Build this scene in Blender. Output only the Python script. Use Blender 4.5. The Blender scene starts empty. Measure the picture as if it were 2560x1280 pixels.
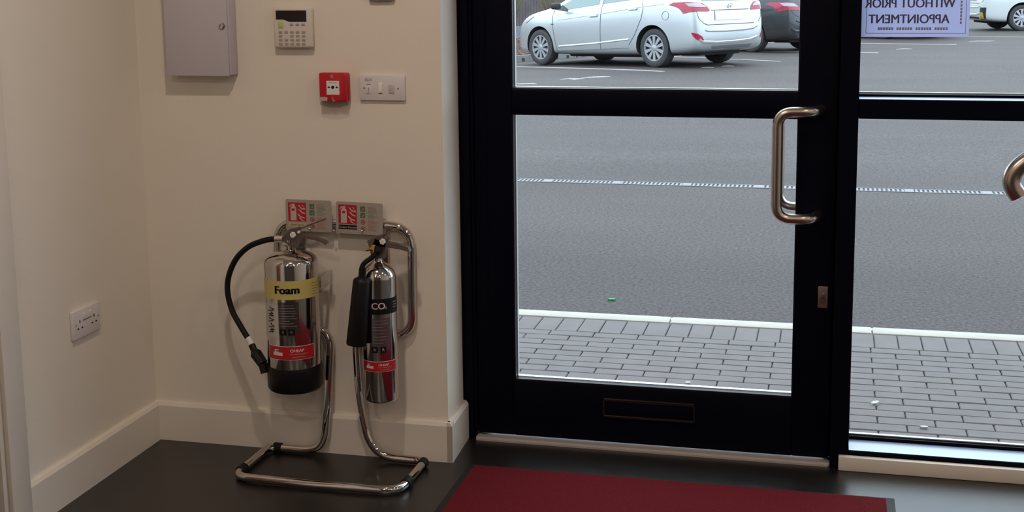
import bpy, bmesh, math, random
from mathutils import Vector, Matrix
from mathutils.bvhtree import BVHTree
random.seed(7)
S = bpy.context.scene
COL = S.collection
PI = math.pi

# ------------------------------------------------------------------ camera
YAW, PITCH, ROLL, FPX = -0.24112036, -0.15554776, -0.01113663, 3262.77
CH = 1.5
_f = Vector((math.sin(YAW)*math.cos(PITCH), math.cos(YAW)*math.cos(PITCH), math.sin(PITCH)))
_r0 = Vector((math.cos(YAW), -math.sin(YAW), 0)); _u0 = _r0.cross(_f)
_r = _r0*math.cos(ROLL) + _u0*math.sin(ROLL)
_u = -_r0*math.sin(ROLL) + _u0*math.cos(ROLL)
cam = bpy.data.cameras.new('camera'); co = bpy.data.objects.new('camera', cam); COL.objects.link(co)
co.matrix_world = Matrix(((_r.x, _u.x, -_f.x, 0), (_r.y, _u.y, -_f.y, 0), (_r.z, _u.z, -_f.z, CH), (0, 0, 0, 1)))
cam.sensor_width = 36; cam.lens = FPX/2560*36; cam.shift_y = -200/2560; cam.clip_start = .05; cam.clip_end = 300
S.camera = co
S.view_settings.view_transform = 'Standard'; S.view_settings.look = 'None'
S.view_settings.exposure = 0.0; S.view_settings.gamma = 1.0; S.view_settings.use_curve_mapping = False

def ray(x, y): return _r*((x-1280)/FPX) - _u*((y-440)/FPX) + _f
def at(x, y, Y):
    d = ray(x, y); return Vector((0, 0, CH)) + d*(Y/d.y)

# ------------------------------------------------------------------ world: overcast sky
W = bpy.data.worlds.new('overcast_sky'); S.world = W; W.use_nodes = True
nt = W.node_tree; nt.nodes.clear()
wo = nt.nodes.new('ShaderNodeOutputWorld'); bg = nt.nodes.new('ShaderNodeBackground')
tc = nt.nodes.new('ShaderNodeTexCoord'); sx = nt.nodes.new('ShaderNodeSeparateXYZ'); cr = nt.nodes.new('ShaderNodeValToRGB')
nt.links.new(tc.outputs['Generated'], sx.inputs[0]); nt.links.new(sx.outputs['Z'], cr.inputs[0])
cr.color_ramp.elements[0].position = 0.0; cr.color_ramp.elements[0].color = (.60, .71, .86, 1)
cr.color_ramp.elements[1].position = .8; cr.color_ramp.elements[1].color = (.90, .97, 1.0, 1)
nt.links.new(cr.outputs[0], bg.inputs[0]); bg.inputs[1].default_value = 3.35
nt.links.new(bg.outputs[0], wo.inputs[0])

# ------------------------------------------------------------------ ceiling lamps (warm downlights)
WARM = (1.0, .83, .70)
LAMPS = [(-1.15, 2.45, 13), (.55, 2.45, 7), (2.2, 2.45, 7), (-1.15, .6, 12), (.55, .6, 9), (2.2, .6, 8), (-1.15, -1.4, 9), (.55, -1.4, 9), (2.2, -1.4, 9)]
for lx, ly, lw in LAMPS:
    ld = bpy.data.lights.new('downlight_lamp', 'AREA'); ld.shape = 'DISK'; ld.size = .085; ld.energy = lw; ld.color = WARM
    lo = bpy.data.objects.new('downlight_lamp', ld); COL.objects.link(lo); lo.location = (lx, ly, 2.64)

# ------------------------------------------------------------------ materials
def mat(name, col, rough=.6, metal=0., noise=0., nscale=20., bump=0., bscale=200., coat=0., spec=.5, emit=None, col2=None, aniso=None):
    m = bpy.data.materials.new(name); m.use_nodes = True; n = m.node_tree; b = n.nodes['Principled BSDF']
    b.inputs['Roughness'].default_value = rough; b.inputs['Metallic'].default_value = metal
    b.inputs['Coat Weight'].default_value = coat; b.inputs['Specular IOR Level'].default_value = spec
    c = (*col, 1)
    if noise or col2:
        t = n.nodes.new('ShaderNodeTexCoord'); nz = n.nodes.new('ShaderNodeTexNoise'); nz.inputs['Scale'].default_value = nscale
        nz.inputs['Detail'].default_value = 6
        n.links.new(t.outputs['Object'], nz.inputs['Vector'])
        r = n.nodes.new('ShaderNodeValToRGB'); r.color_ramp.elements[0].position = .3; r.color_ramp.elements[1].position = .7
        a = col2 if col2 else tuple(v*(1-noise) for v in col); r.color_ramp.elements[0].color = (*a, 1)
        r.color_ramp.elements[1].color = (*[min(1, v*(1+noise)) for v in col], 1)
        n.links.new(nz.outputs['Fac'], r.inputs[0]); n.links.new(r.outputs[0], b.inputs['Base Color'])
    else: b.inputs['Base Color'].default_value = c
    if bump:
        t = n.nodes.new('ShaderNodeTexCoord'); nz = n.nodes.new('ShaderNodeTexNoise'); nz.inputs['Scale'].default_value = bscale
        n.links.new(t.outputs['Object'], nz.inputs['Vector'])
        bp = n.nodes.new('ShaderNodeBump'); bp.inputs['Strength'].default_value = bump; bp.inputs['Distance'].default_value = .002
        n.links.new(nz.outputs['Fac'], bp.inputs['Height']); n.links.new(bp.outputs[0], b.inputs['Normal'])
    if emit: b.inputs['Emission Color'].default_value = (*emit[0], 1); b.inputs['Emission Strength'].default_value = emit[1]
    return m
def glass_mat(name, tint=(.93, .96, .97), rough=0.):
    m = bpy.data.materials.new(name); m.use_nodes = True; n = m.node_tree; n.nodes.clear()
    o = n.nodes.new('ShaderNodeOutputMaterial'); mx = n.nodes.new('ShaderNodeMixShader'); tr = n.nodes.new('ShaderNodeBsdfTransparent')
    gl = n.nodes.new('ShaderNodeBsdfGlossy'); fr = n.nodes.new('ShaderNodeFresnel'); ge = n.nodes.new('ShaderNodeNewGeometry'); mr = n.nodes.new('ShaderNodeMapRange'); mr.inputs['To Min'].default_value = 1.3; mr.inputs['To Max'].default_value = 1/1.3
    n.links.new(ge.outputs['Backfacing'], mr.inputs['Value']); n.links.new(mr.outputs[0], fr.inputs[0])
    gl.inputs['Roughness'].default_value = rough; tr.inputs[0].default_value = (*tint, 1)
    n.links.new(fr.outputs[0], mx.inputs[0]); n.links.new(tr.outputs[0], mx.inputs[1]); n.links.new(gl.outputs[0], mx.inputs[2])
    n.links.new(mx.outputs[0], o.inputs[0]); return m
M = {}
M['wall'] = mat('cream_wall_paint', (.76, .70, .61), .75, bump=.15, bscale=900, noise=.015, nscale=3)
M['skirt'] = mat('white_satin_paint', (.72, .66, .585), .38)
M['ceil'] = mat('ceiling_paint', (.8, .77, .72), .9)
M['navy'] = mat('dark_navy_powder_coat', (.0015, .0017, .0072), .5, spec=.07)
M['navyin'] = mat('dark_navy_glazing_bead', (.006, .007, .016), .4, spec=.3)
M['sillmetal'] = mat('pale_threshold_metal', (.50, .45, .42), .45, metal=.3)
M['spacer_gleam'] = mat('pale_spacer_gleam', (.85, .85, .82), .3, metal=.6)  # pale metal colour, also standing in for the gleam at glass edges
M['glass'] = glass_mat('window_glass')
M['chrome'] = mat('polished_chrome', (.62, .58, .55), .07, metal=1.)
M['steel'] = mat('polished_stainless_cylinder', (.60, .56, .54), .10, metal=1.)
M['brushed'] = mat('satin_stainless_steel', (.52, .44, .38), .28, metal=1.)
M['black'] = mat('black_plastic', (.006, .005, .006), .42, spec=.25)
M['blackr'] = mat('black_rubber', (.007, .006, .007), .6, spec=.25)
M['white'] = mat('white_plastic', (.68, .63, .64), .38)
M['offwhite'] = mat('off_white_plastic', (.66, .60, .53), .42)
M['cab'] = mat('light_grey_cabinet_paint', (.53, .49, .53), .5)
M['red'] = mat('red_call_point_plastic', (.50, .012, .02), .25)
M['signred'] = mat('sign_red_print', (.42, .012, .022), .4)
M['signgreen'] = mat('sign_green_print', (.07, .14, .06), .45)
M['signgrn2'] = mat('sign_faded_green_print', (.22, .25, .17), .45)
M['signpink'] = mat('sign_faded_red_print', (.40, .19, .17), .45)
M['signplate'] = mat('brushed_sign_plate', (.42, .37, .32), .38, metal=.25)
M['screw'] = mat('bright_screw', (.9, .87, .83), .2, metal=1.)
M['screen'] = mat('dark_display', (.016, .014, .02), .15)
M['key'] = mat('grey_keypad_key', (.36, .31, .28), .5)
M['keygreen'] = mat('green_keypad_button', (.42, .55, .18), .4)
M['greytext'] = mat('grey_print', (.20, .17, .16), .6)
M['ink'] = mat('black_print', (.004, .0035, .005), .55, spec=.25)
M['yellow'] = mat('yellow_label_band', (.56, .47, .15), .4)
M['redlabel'] = mat('red_label', (.42, .012, .02), .4)
M['pinkprint'] = mat('pale_label_print', (.75, .55, .52), .5)
M['whitelabel'] = mat('white_label', (.50, .46, .41), .5)
M['clearlabel'] = mat('grey_film_label', (.20, .18, .18), .18, metal=.9)
M['brass'] = mat('brass_fitting', (.75, .46, .12), .22, metal=1.)
M['hex'] = mat('pale_plastic_cap', (.74, .68, .63), .4)
M['darkmetal'] = mat('dull_dark_metal_lever', (.20, .165, .15), .35, metal=.8)
M['mat'] = mat('red_carpet_pile', (.122, .0065, .0105), .95, noise=.28, nscale=190, bump=.9, bscale=900, spec=.1)
M['wood'] = mat('warm_brown_wood', (.24, .11, .05), .45, noise=.3, nscale=6)
M['dim'] = mat('dim_room_dark_finish', (.10, .075, .065), .6)  # dark colour gives the unseen rear wall the dimness of the room beyond
M['jamb'] = mat('beige_door_lining', (.42, .32, .24), .5)
M['paper'] = mat('white_sign_sheet', (.62, .64, .80), .7)
M['paperink'] = mat('dark_blue_grey_ink', (.085, .085, .17), .6)
M['paperfaint'] = mat('faint_grey_ink', (.30, .29, .42), .6)
M['litter'] = mat('white_litter', (.5, .5, .47), .8)
M['leafgreen'] = mat('green_litter', (.04, .30, .15), .7)
# paper lets daylight through: mix translucent
def translucent(m, k):
    n = m.node_tree; b = n.nodes['Principled BSDF']; o = n.nodes['Material Output']
    t = n.nodes.new('ShaderNodeBsdfTranslucent'); t.inputs[0].default_value = b.inputs['Base Color'].default_value
    x = n.nodes.new('ShaderNodeMixShader'); x.inputs[0].default_value = k
    n.links.new(b.outputs[0], x.inputs[1]); n.links.new(t.outputs[0], x.inputs[2]); n.links.new(x.outputs[0], o.inputs[0])
translucent(M['paper'], .75)

def floor_mat():
    m = bpy.data.materials.new('dark_slate_floor_tiles'); m.use_nodes = True; n = m.node_tree; b = n.nodes['Principled BSDF']
    t = n.nodes.new('ShaderNodeTexCoord'); br = n.nodes.new('ShaderNodeTexBrick'); br.offset = 0
    mp = n.nodes.new('ShaderNodeMapping'); mp.inputs['Location'].default_value = (.04, .13, 0)
    n.links.new(t.outputs['Object'], mp.inputs[0]); n.links.new(mp.outputs[0], br.inputs['Vector'])
    br.inputs['Scale'].default_value = 1; br.inputs['Brick Width'].default_value = .6; br.inputs['Row Height'].default_value = .6
    br.inputs['Mortar Size'].default_value = .0015; br.inputs['Color1'].default_value = (.0115, .0085, .0078, 1)
    br.inputs['Color2'].default_value = (.013, .010, .0092, 1); br.inputs['Mortar'].default_value = (.016, .014, .014, 1)
    nz = n.nodes.new('ShaderNodeTexNoise'); nz.inputs['Scale'].default_value = 14; nz.inputs['Detail'].default_value = 8
    n.links.new(t.outputs['Object'], nz.inputs['Vector'])
    mx = n.nodes.new('ShaderNodeMixRGB'); mx.blend_type = 'MULTIPLY'; mx.inputs[0].default_value = .35
    n.links.new(br.outputs['Color'], mx.inputs[1]); n.links.new(nz.outputs['Fac'], mx.inputs[2]); n.links.new(mx.outputs[0], b.inputs['Base Color'])
    mr = n.nodes.new('ShaderNodeMapRange'); mr.inputs['To Min'].default_value = .27; mr.inputs['To Max'].default_value = .36
    n.links.new(nz.outputs['Fac'], mr.inputs['Value']); n.links.new(mr.outputs[0], b.inputs['Roughness'])
    b.inputs['Specular IOR Level'].default_value = .62
    return m
M['floor'] = floor_mat()
def asphalt_mat():
    m = bpy.data.materials.new('grey_tarmac'); m.use_nodes = True; n = m.node_tree; b = n.nodes['Principled BSDF']
    t = n.nodes.new('ShaderNodeTexCoord')
    v = n.nodes.new('ShaderNodeTexNoise'); v.inputs['Scale'].default_value = 55; v.inputs['Detail'].default_value = 8; v.inputs['Roughness'].default_value = .8
    n.links.new(t.outputs['Object'], v.inputs['Vector'])
    r = n.nodes.new('ShaderNodeValToRGB'); r.color_ramp.elements[0].position = .37; r.color_ramp.elements[0].color = (.019, .0168, .0170, 1)
    r.color_ramp.elements[1].position = .66; r.color_ramp.elements[1].color = (.136, .119, .121, 1)
    n.links.new(v.outputs['Fac'], r.inputs[0])
    l = n.nodes.new('ShaderNodeTexNoise'); l.inputs['Scale'].default_value = .55; l.inputs['Detail'].default_value = 5
    mp = n.nodes.new('ShaderNodeMapping'); mp.inputs['Scale'].default_value = (.5, 1.6, 1)
    n.links.new(t.outputs['Object'], mp.inputs[0]); n.links.new(mp.outputs[0], l.inputs['Vector'])
    mr = n.nodes.new('ShaderNodeMapRange'); mr.inputs['From Min'].default_value = .3; mr.inputs['From Max'].default_value = .7
    mr.inputs['To Min'].default_value = .86; mr.inputs['To Max'].default_value = 1.12
    n.links.new(l.outputs['Fac'], mr.inputs['Value'])
    mx = n.nodes.new('ShaderNodeVectorMath'); mx.operation = 'SCALE'
    n.links.new(r.outputs[0], mx.inputs[0]); n.links.new(mr.outputs[0], mx.inputs['Scale']); n.links.new(mx.outputs[0], b.inputs['Base Color'])
    b.inputs['Roughness'].default_value = .75; b.inputs['Specular IOR Level'].default_value = .3
    bp = n.nodes.new('ShaderNodeBump'); bp.inputs['Strength'].default_value = .35; bp.inputs['Distance'].default_value = .004
    n.links.new(v.outputs['Fac'], bp.inputs['Height']); n.links.new(bp.outputs[0], b.inputs['Normal'])
    return m
M['tarmac'] = asphalt_mat()
M['paver'] = mat('grey_block_paving', (.172, .158, .160), .8, noise=.08, nscale=9, bump=.3, bscale=400)
M['joint'] = mat('dark_paving_joint', (.135, .128, .130), .95)
M['kerb'] = mat('pale_concrete_kerb', (.49, .47, .43), .8, noise=.05, nscale=12)
M['line'] = mat('white_road_paint', (.36, .35, .35), .6, noise=.12, nscale=18)
M['drain'] = mat('galvanised_drain_grating', (.215, .22, .24), .5, metal=.2)
M['slot'] = mat('drain_slot_dark', (.05, .05, .055), .8)
M['bark'] = mat('brown_bark_mulch', (.11, .07, .058), .95, noise=.6, nscale=26, bump=1., bscale=60)
M['fence'] = mat('weathered_fence_boards', (.105, .09, .098), .9, noise=.25, nscale=3)
M['stem'] = mat('pale_bare_stems', (.17, .15, .10), .9)
M['leaf'] = mat('green_shrub_leaves', (.06, .10, .05), .8, noise=.4, nscale=9)

# ------------------------------------------------------------------ mesh helpers
class MB:
    def __init__(s): s.bm = bmesh.new(); s.mi = 0
    def box(s, lo, hi, bev=0., seg=2):
        lo, hi = [min(a, b) for a, b in zip(lo, hi)], [max(a, b) for a, b in zip(lo, hi)]
        v = [s.bm.verts.new((x, y, z)) for x in (lo[0], hi[0]) for y in (lo[1], hi[1]) for z in (lo[2], hi[2])]
        F = [(0, 1, 3, 2), (4, 6, 7, 5), (0, 4, 5, 1), (2, 3, 7, 6), (0, 2, 6, 4), (1, 5, 7, 3)]
        fs = [s.bm.faces.new([v[i] for i in f]) for f in F]
        for f in fs: f.material_index = s.mi
        if bev: bmesh.ops.bevel(s.bm, geom=list({e for f in fs for e in f.edges}), offset=bev, segments=seg, profile=.5, affect='EDGES', clamp_overlap=True)
        return s
    def ring(s, c, ax, up, rx, ry, n):
        return [s.bm.verts.new(c + up*(math.cos(2*PI*i/n)*rx) + ax*(math.sin(2*PI*i/n)*ry)) for i in range(n)]
    def skin(s, rings, closed=False, caps=True):
        k = len(rings); n = len(rings[0])
        for a in range(k if closed else k-1):
            A, B = rings[a], rings[(a+1) % k]
            for i in range(n):
                f = s.bm.faces.new((A[i], A[(i+1) % n], B[(i+1) % n], B[i])); f.material_index = s.mi
        if caps and not closed:
            f = s.bm.faces.new(rings[0][::-1]); f.material_index = s.mi
            f = s.bm.faces.new(rings[-1]); f.material_index = s.mi
        return s
    def tube(s, pts, r, n=14, closed=False):
        pts = [Vector(p) for p in pts]; k = len(pts); rs = r if isinstance(r, (list, tuple)) else [r]*k
        t0 = (pts[1]-pts[0]).normalized(); up = t0.orthogonal().normalized(); rings = []
        for i in range(k):
            a = pts[i-1] if (i > 0 or closed) else pts[i]; b = pts[(i+1) % k] if (i < k-1 or closed) else pts[i]
            t = (b-a).normalized(); up = (up - t*up.dot(t)).normalized(); sd = t.cross(up)
            rings.append(s.ring(pts[i], sd, up, rs[i], rs[i], n))
        return s.skin(rings, closed)
    def cyl(s, a, b, r, r2=None, n=24): return s.tube([a, b], [r, r if r2 is None else r2], n)
    def lathe(s, prof, c, n=48, caps=True, ax=None):
        c = Vector(c); ax = Vector(ax or (0, 0, 1)).normalized(); up = ax.orthogonal().normalized(); sd = ax.cross(up)
        return s.skin([s.ring(c + ax*z, sd, up, max(r, 1e-4), max(r, 1e-4), n) for r, z in prof], False, caps)
    def prism(s, pts, o, ux, uy, th):
        o, ux, uy = Vector(o), Vector(ux), Vector(uy); nn = ux.cross(uy).normalized()*th
        a = [s.bm.verts.new(o + ux*p[0] + uy*p[1]) for p in pts]; b = [s.bm.verts.new(v.co + nn) for v in a]
        n = len(a)
        fs = [s.bm.faces.new(a[::-1]), s.bm.faces.new(b)] + [s.bm.faces.new((a[i], a[(i+1) % n], b[(i+1) % n], b[i])) for i in range(n)]
        for f in fs: f.material_index = s.mi
        return s
    def build(s, name, mats, parent=None, angle=35, fix=True):
        if fix: bmesh.ops.recalc_face_normals(s.bm, faces=s.bm.faces[:])
        me = bpy.data.meshes.new(name)
        off = Vector(parent_world(parent)) if parent else Vector((0, 0, 0))
        if off.length: bmesh.ops.translate(s.bm, vec=-off, verts=s.bm.verts[:])
        s.bm.to_mesh(me); s.bm.free()
        for m in (mats if isinstance(mats, (list, tuple)) else [mats]): me.materials.append(m)
        o = bpy.data.objects.new(name, me); COL.objects.link(o)
        if angle: me.polygons.foreach_set('use_smooth', [True]*len(me.polygons)); me.set_sharp_from_angle(angle=math.radians(angle))
        if parent: o.parent = parent
        return o
def parent_world(p):
    v = Vector((0, 0, 0))
    while p: v = v + p.location; p = p.parent
    return v
def tag(o, label=None, cat=None, group=None, kind=None):
    if label: o['label'] = label
    if cat: o['category'] = cat
    if group: o['group'] = group
    if kind: o['kind'] = kind
    return o
def empty(name, loc=(0, 0, 0), label=None, cat=None, group=None, kind=None):
    o = bpy.data.objects.new(name, None); COL.objects.link(o); o.location = loc; o.empty_display_size = .05
    return tag(o, label, cat, group, kind)
def fillet(pts, rad, seg=8):
    pts = [Vector(p) for p in pts]; out = [pts[0]]
    for i in range(1, len(pts)-1):
        r = rad[i] if isinstance(rad, (list, tuple)) else rad
        a, b, c = pts[i-1], pts[i], pts[i+1]; d1 = (a-b); d2 = (c-b)
        r = min(r, d1.length*.49, d2.length*.49); p, q = b + d1.normalized()*r, b + d2.normalized()*r
        for k in range(seg+1):
            t = k/seg; out.append(p*(1-t)**2 + b*2*t*(1-t) + q*t*t)
    out.append(pts[-1]); return out
def catmull(pts, seg=8):
    pts = [Vector(p) for p in pts]; P = [pts[0]*2-pts[1]] + pts + [pts[-1]*2-pts[-2]]; out = []
    for i in range(1, len(P)-2):
        for k in range(seg):
            t = k/seg; a, b, c, d = P[i-1], P[i], P[i+1], P[i+2]
            out.append(.5*((2*b) + (c-a)*t + (2*a-5*b+4*c-d)*t*t + (3*b-a-3*c+d)*t**3))
    out.append(pts[-1]); return out
def text_mesh(s, size, bold=0., ext=0., align='CENTER'):
    cu = bpy.data.curves.new('lettering', 'FONT'); cu.body = s; cu.size = size; cu.align_x = align; cu.align_y = 'CENTER'
    cu.offset = bold; cu.extrude = ext; cu.resolution_u = 4
    o = bpy.data.objects.new('lettering', cu); COL.objects.link(o)
    dg = bpy.context.evaluated_depsgraph_get(); me = bpy.data.meshes.new_from_object(o.evaluated_get(dg))
    COL.objects.unlink(o); bpy.data.objects.remove(o)
    return me
def flat_text(s, size, o, ux, uy, parent, m, name='lettering', bold=0., lift=.0006, sx=1.):
    me = text_mesh(s, size, bold); mb = MB(); mb.bm.from_mesh(me); ux, uy, o = Vector(ux).normalized(), Vector(uy).normalized(), Vector(o)
    n = ux.cross(uy)
    for v in mb.bm.verts: v.co = o + ux*(v.co.x*sx) + uy*v.co.y + n*lift
    return mb.build(name, m, parent, angle=0, fix=False)

# cylinder-wrapped labels. frame: phi=0 faces the camera side
class Cyl:
    def __init__(s, c, R):
        s.c = Vector(c); s.R = R; f = Vector((s.c.x, s.c.y, 0)).normalized(); s.f = f; s.r = Vector((f.y, -f.x, 0))
    def p(s, phi, z, lift=0): return Vector((s.c.x, s.c.y, z)) + (s.r*math.sin(phi) - s.f*math.cos(phi))*(s.R+lift)
    def patch(s, u0, u1, z0, z1, name, m, parent, lift=.0005, th=.0004, n=24):
        a0, a1 = math.asin(max(-1, min(1, u0/s.R))), math.asin(max(-1, min(1, u1/s.R)))
        mb = MB(); V = []
        for i in range(n+1):
            a = a0+(a1-a0)*i/n
            V.append([mb.bm.verts.new(s.p(a, z, l)) for z, l in ((z0, lift-th), (z1, lift-th), (z1, lift), (z0, lift))])
        for i in range(n):
            for k in range(4): mb.bm.faces.new((V[i][k], V[i][(k+1) % 4], V[i+1][(k+1) % 4], V[i+1][k]))
        mb.bm.faces.new(V[0]); mb.bm.faces.new(V[-1][::-1])
        return mb.build(name, m, parent, angle=40)
    def text(s, st, size, u, z, name, m, parent, bold=0., lift=.0010, sx=1., rot=0):
        me = text_mesh(st, size, bold*.3); mb = MB(); [mb.bm.from_mesh(me) for _ in range(3 if bold else 1)]; nv = len(me.vertices); mb.bm.verts.ensure_lookup_table()
        for i, v in enumerate(mb.bm.verts):
            if bold: v.co.x += (i//nv-1)*bold*1.3; v.co.z = (i//nv)*.00008
        a0 = math.asin(max(-1, min(1, u/s.R)))
        for v in mb.bm.verts:
            x, y = v.co.x*sx, v.co.y
            if rot: x, y = -y, x
            v.co = s.p(a0 + x/s.R, z + y, lift+v.co.z)
        return mb.build(name, m, parent, angle=0, fix=False)

# ------------------------------------------------------------------ room shell
YW, XL, FR = 3.71, -2.119, 3.90          # back wall, left wall, glazing front
XR, YR, ZC = 3.2, -3.2, 2.66
def struct(o, kind='structure'): o['kind'] = kind; return o
struct(MB().box((XL-1.2, YR-.1, -.12), (XR+.1, 3.985, 0)).build('floor', M['floor'], angle=0))
struct(MB().box((XL-.2, YR-.1, ZC), (XR+.1, 4.06, ZC+.1)).build('ceiling', M['ceil'], angle=0))
# back wall block with its reveal to the door frame
mb = MB(); mb.prism([(XL-.14, YW), (-1.124, YW), (-1.1345, 3.925), (-1.1345, 4.06), (XL-.14, 4.06)], (0, 0, 0), (1, 0, 0), (0, 1, 0), ZC)
struct(mb.build('wall_back', M['wall'], angle=0))
mb = MB(); mb.box((XL-.14, 2.99, 0), (XL, 4.05, ZC)); mb.box((XL-.14, 2.0, 2.1), (XL, 2.99, ZC)); mb.box((XL-.14, YR, 0), (XL, 2.0, ZC))
struct(mb.build('wall_left', M['wall'], angle=0))
struct(MB().box((XR, YR, 0), (XR+.1, 4.06, ZC)).build('wall_right', M['wall'], angle=0))
struct(MB().box((XL-.14, YR-.1, 0), (XR+.1, YR, ZC)).build('wall_rear', M['dim'], angle=0))
# skirting boards with a chamfered top edge
def skirting(name, a, b, n, h=.128, t=.018):
    a, b, n = Vector(a), Vector(b), Vector(n); d = (b-a)
    mb = MB(); pr = [(0, 0), (t, 0), (t, h-.012), (t-.006, h-.002), (t-.010, h), (0, h)]
    A = [mb.bm.verts.new(a + n*p[0] + Vector((0, 0, p[1]))) for p in pr]; B = [mb.bm.verts.new(b + n*p[0] + Vector((0, 0, p[1]))) for p in pr]
    k = len(pr)
    for i in range(k): mb.bm.faces.new((A[i], A[(i+1) % k], B[(i+1) % k], B[i]))
    mb.bm.faces.new(A[::-1]); mb.bm.faces.new(B)
    return mb
struct(skirting('b', (XL+.0, YW, 0), (-1.106, YW, 0), (0, -1, 0)).build('baseboard_back', M['skirt'], angle=20))
struct(skirting('b', (XL, 2.988, 0), (XL, YW-.018, 0), (1, 0, 0)).build('baseboard_left', M['skirt'], angle=20))
struct(skirting('b', (-1.124, YW-.018, 0), (-1.1345, 3.915, 0), (1, 0, 0)).build('baseboard_reveal', M['skirt'], angle=20))

# interior doorway at the far left of the picture: architrave, lining, leaf
d2 = empty('door_2', (XL, 2.99, 0), kind='structure')
MB().box((XL-.001, 2.905, 0), (XL+.0185, 2.989, 2.17), .004).build('architrave', M['skirt'], d2)
MB().box((XL-.14, 2.885, 0), (XL+.006, 2.903, 2.1), .002).build('door_lining', M['skirt'], d2)
MB().box((XL-.10, 2.868, 0), (XL-.045, 2.884, 2.1), .002).build('door_stop', M['jamb'], d2)
MB().box((XL-.135, 2.02, .005), (XL-.10, 2.868, 2.09), .002).build('door_leaf', M['wood'], d2)

# ------------------------------------------------------------------ entrance door (door_1)
D = empty('door_1', (-.53, 3.93, 0), kind='structure')
def frame_bars(mb, x0, x1, y0, y1, z0, z1, l, r, b, t, bev=.002):
    mb.box((x0, y0, z0), (x0+l, y1, z1), bev, 1); mb.box((x1-r, y0, z0), (x1, y1, z1), bev, 1)
    mb.box((x0+l, y0, z0), (x1-r, y1, z0+b), bev, 1); mb.box((x0+l, y0, z1-t), (x1-r, y1, z1), bev, 1)
LX0, LX1, GX0, GX1 = -1.088, .019, -.965, -.092
mb = MB(); mb.box((-1.1345, 3.915, 0), (-1.100, 4.02, 2.62), .002, 1); mb.box((-1.100, 3.925, 0), (LX0-.002, 4.02, 2.62), .002, 1)
mb.box((.004, 3.987, 0), (.030, 4.03, 2.1), 0); mb.box((-1.12, 3.987, 0), (-1.075, 4.03, 2.1), 0)
mb.box((-1.10, 3.905, 2.10), (.024, 4.02, 2.16), .002, 1); mb.box((-1.10, 3.905, 2.56), (.024, 4.02, 2.66), .002, 1)
mb.build('door_frame', M['navy'], D)
mb = MB()
mb.box((LX0, 3.930, .016), (GX0, 3.985, 2.095), .003); mb.box((GX1, 3.930, .016), (LX1, 3.985, 2.095), .003)
mb.box((GX0, 3.930, .016), (GX1, 3.985, .197), .002); mb.box((GX0, 3.930, 1.061), (GX1, 3.985, 1.134), .002); mb.box((GX0, 3.930, 1.99), (GX1, 3.985, 2.095), .002)
mb.box((-1.050, 3.9275, .02), (-1.046, 3.9305, 2.09), .001, 1)
mb.build('door_leaf', M['navy'], D)
mb = MB()
for z0, z1 in ((.197, 1.061), (1.134, 1.99)):
    for a in ((GX0, z0, GX1, z0+.008), (GX0, z1-.003, GX1, z1), (GX0, z0, GX0+.003, z1), (GX1-.003, z0, GX1, z1)):
        mb.box((a[0], 3.934, a[1]), (a[2], 3.957, a[3]), .001, 1)
mb.build('glazing_bead', M['navyin'], D)
for z0, z1 in ((.203, 1.060), (1.140, 1.99)):
    MB().box((GX0, 3.951, z0), (GX1, 3.957, z1)).build('door_pane', M['glass'], D, angle=0)
    mb = MB(); mb.box((GX0+.003, 3.959, z0+.002), (GX1-.003, 3.975, z0+.0045)); mb.box((GX0+.003, 3.959, z0), (GX0+.0055, 3.975, z1))
    mb.build('spacer_gleam_strip', M['spacer_gleam'], D, angle=0)  # thin pale strips draw the bright refraction gleam along the pane edge
mb = MB(); mb.box((LX0-.002, 3.904, 0), (LX1+.006, 3.935, .011), .002); mb.box((LX0, 3.9, .0), (LX1, 4.03, .006), 0)
mb.build('threshold_strip', M['sillmetal'], D)
# letter plate
lp = MB(); x0, x1, z0, z1 = -.677, -.386, .100, .163
lp.box((x0, 3.921, z1-.010), (x1, 3.931, z1), .002); lp.box((x0, 3.921, z0), (x1, 3.931, z0+.008), .002)
lp.box((x0, 3.921, z0), (x0+.006, 3.931, z1), .002); lp.box((x1-.006, 3.921, z0), (x1, 3.931, z1), .002)
lo = lp.build('letter_plate', mat('black_letter_plate_frame', (.012, .010, .010), .22, spec=.6), D)
MB().box((x0+.007, 3.9255, z0+.009), (x1-.007, 3.9305, z1-.011), .001).build('letter_flap', M['navy'], lo)
# lock plate
lk = MB().box((-.023, 3.926, .489), (.006, 3.931, .556), .002).build('lock_plate', mat('bronze_toned_lock_plate', (.24, .18, .16), .4, metal=.6), D)
mb = MB(); mb.cyl((-.007, 3.927, .531), (-.007, 3.916, .531), .004); mb.build('thumb_knob', M['screw'], lk)
mb = MB(); mb.cyl((-.009, 3.927, .515), (-.009, 3.922, .515), .009); mb.build('lock_cylinder', M['darkmetal'], lk)
# pull handles, inside and outside
def pull(sgn, y0, name):
    y1 = y0 + sgn*.075
    p = fillet([(-.026, y0, 1.086), (-.050, y1, 1.088), (-.150, y1, 1.086), (-.149, y1, .771), (-.050, y1, .771), (-.026, y0, .772)], [0, .03, .045, .045, .03, 0], 10)
    return MB().tube(p, .0155, 20).build(name, M['brushed'], D, angle=60)
pull(-1, 3.931, 'pull_handle'); pull(1, 3.984, 'pull_handle')
# glazed head above the door
MB().box((-1.09, 3.96, 2.16), (.02, 3.966, 2.56)).build('head_pane', M['glass'], D, angle=0)

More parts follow.
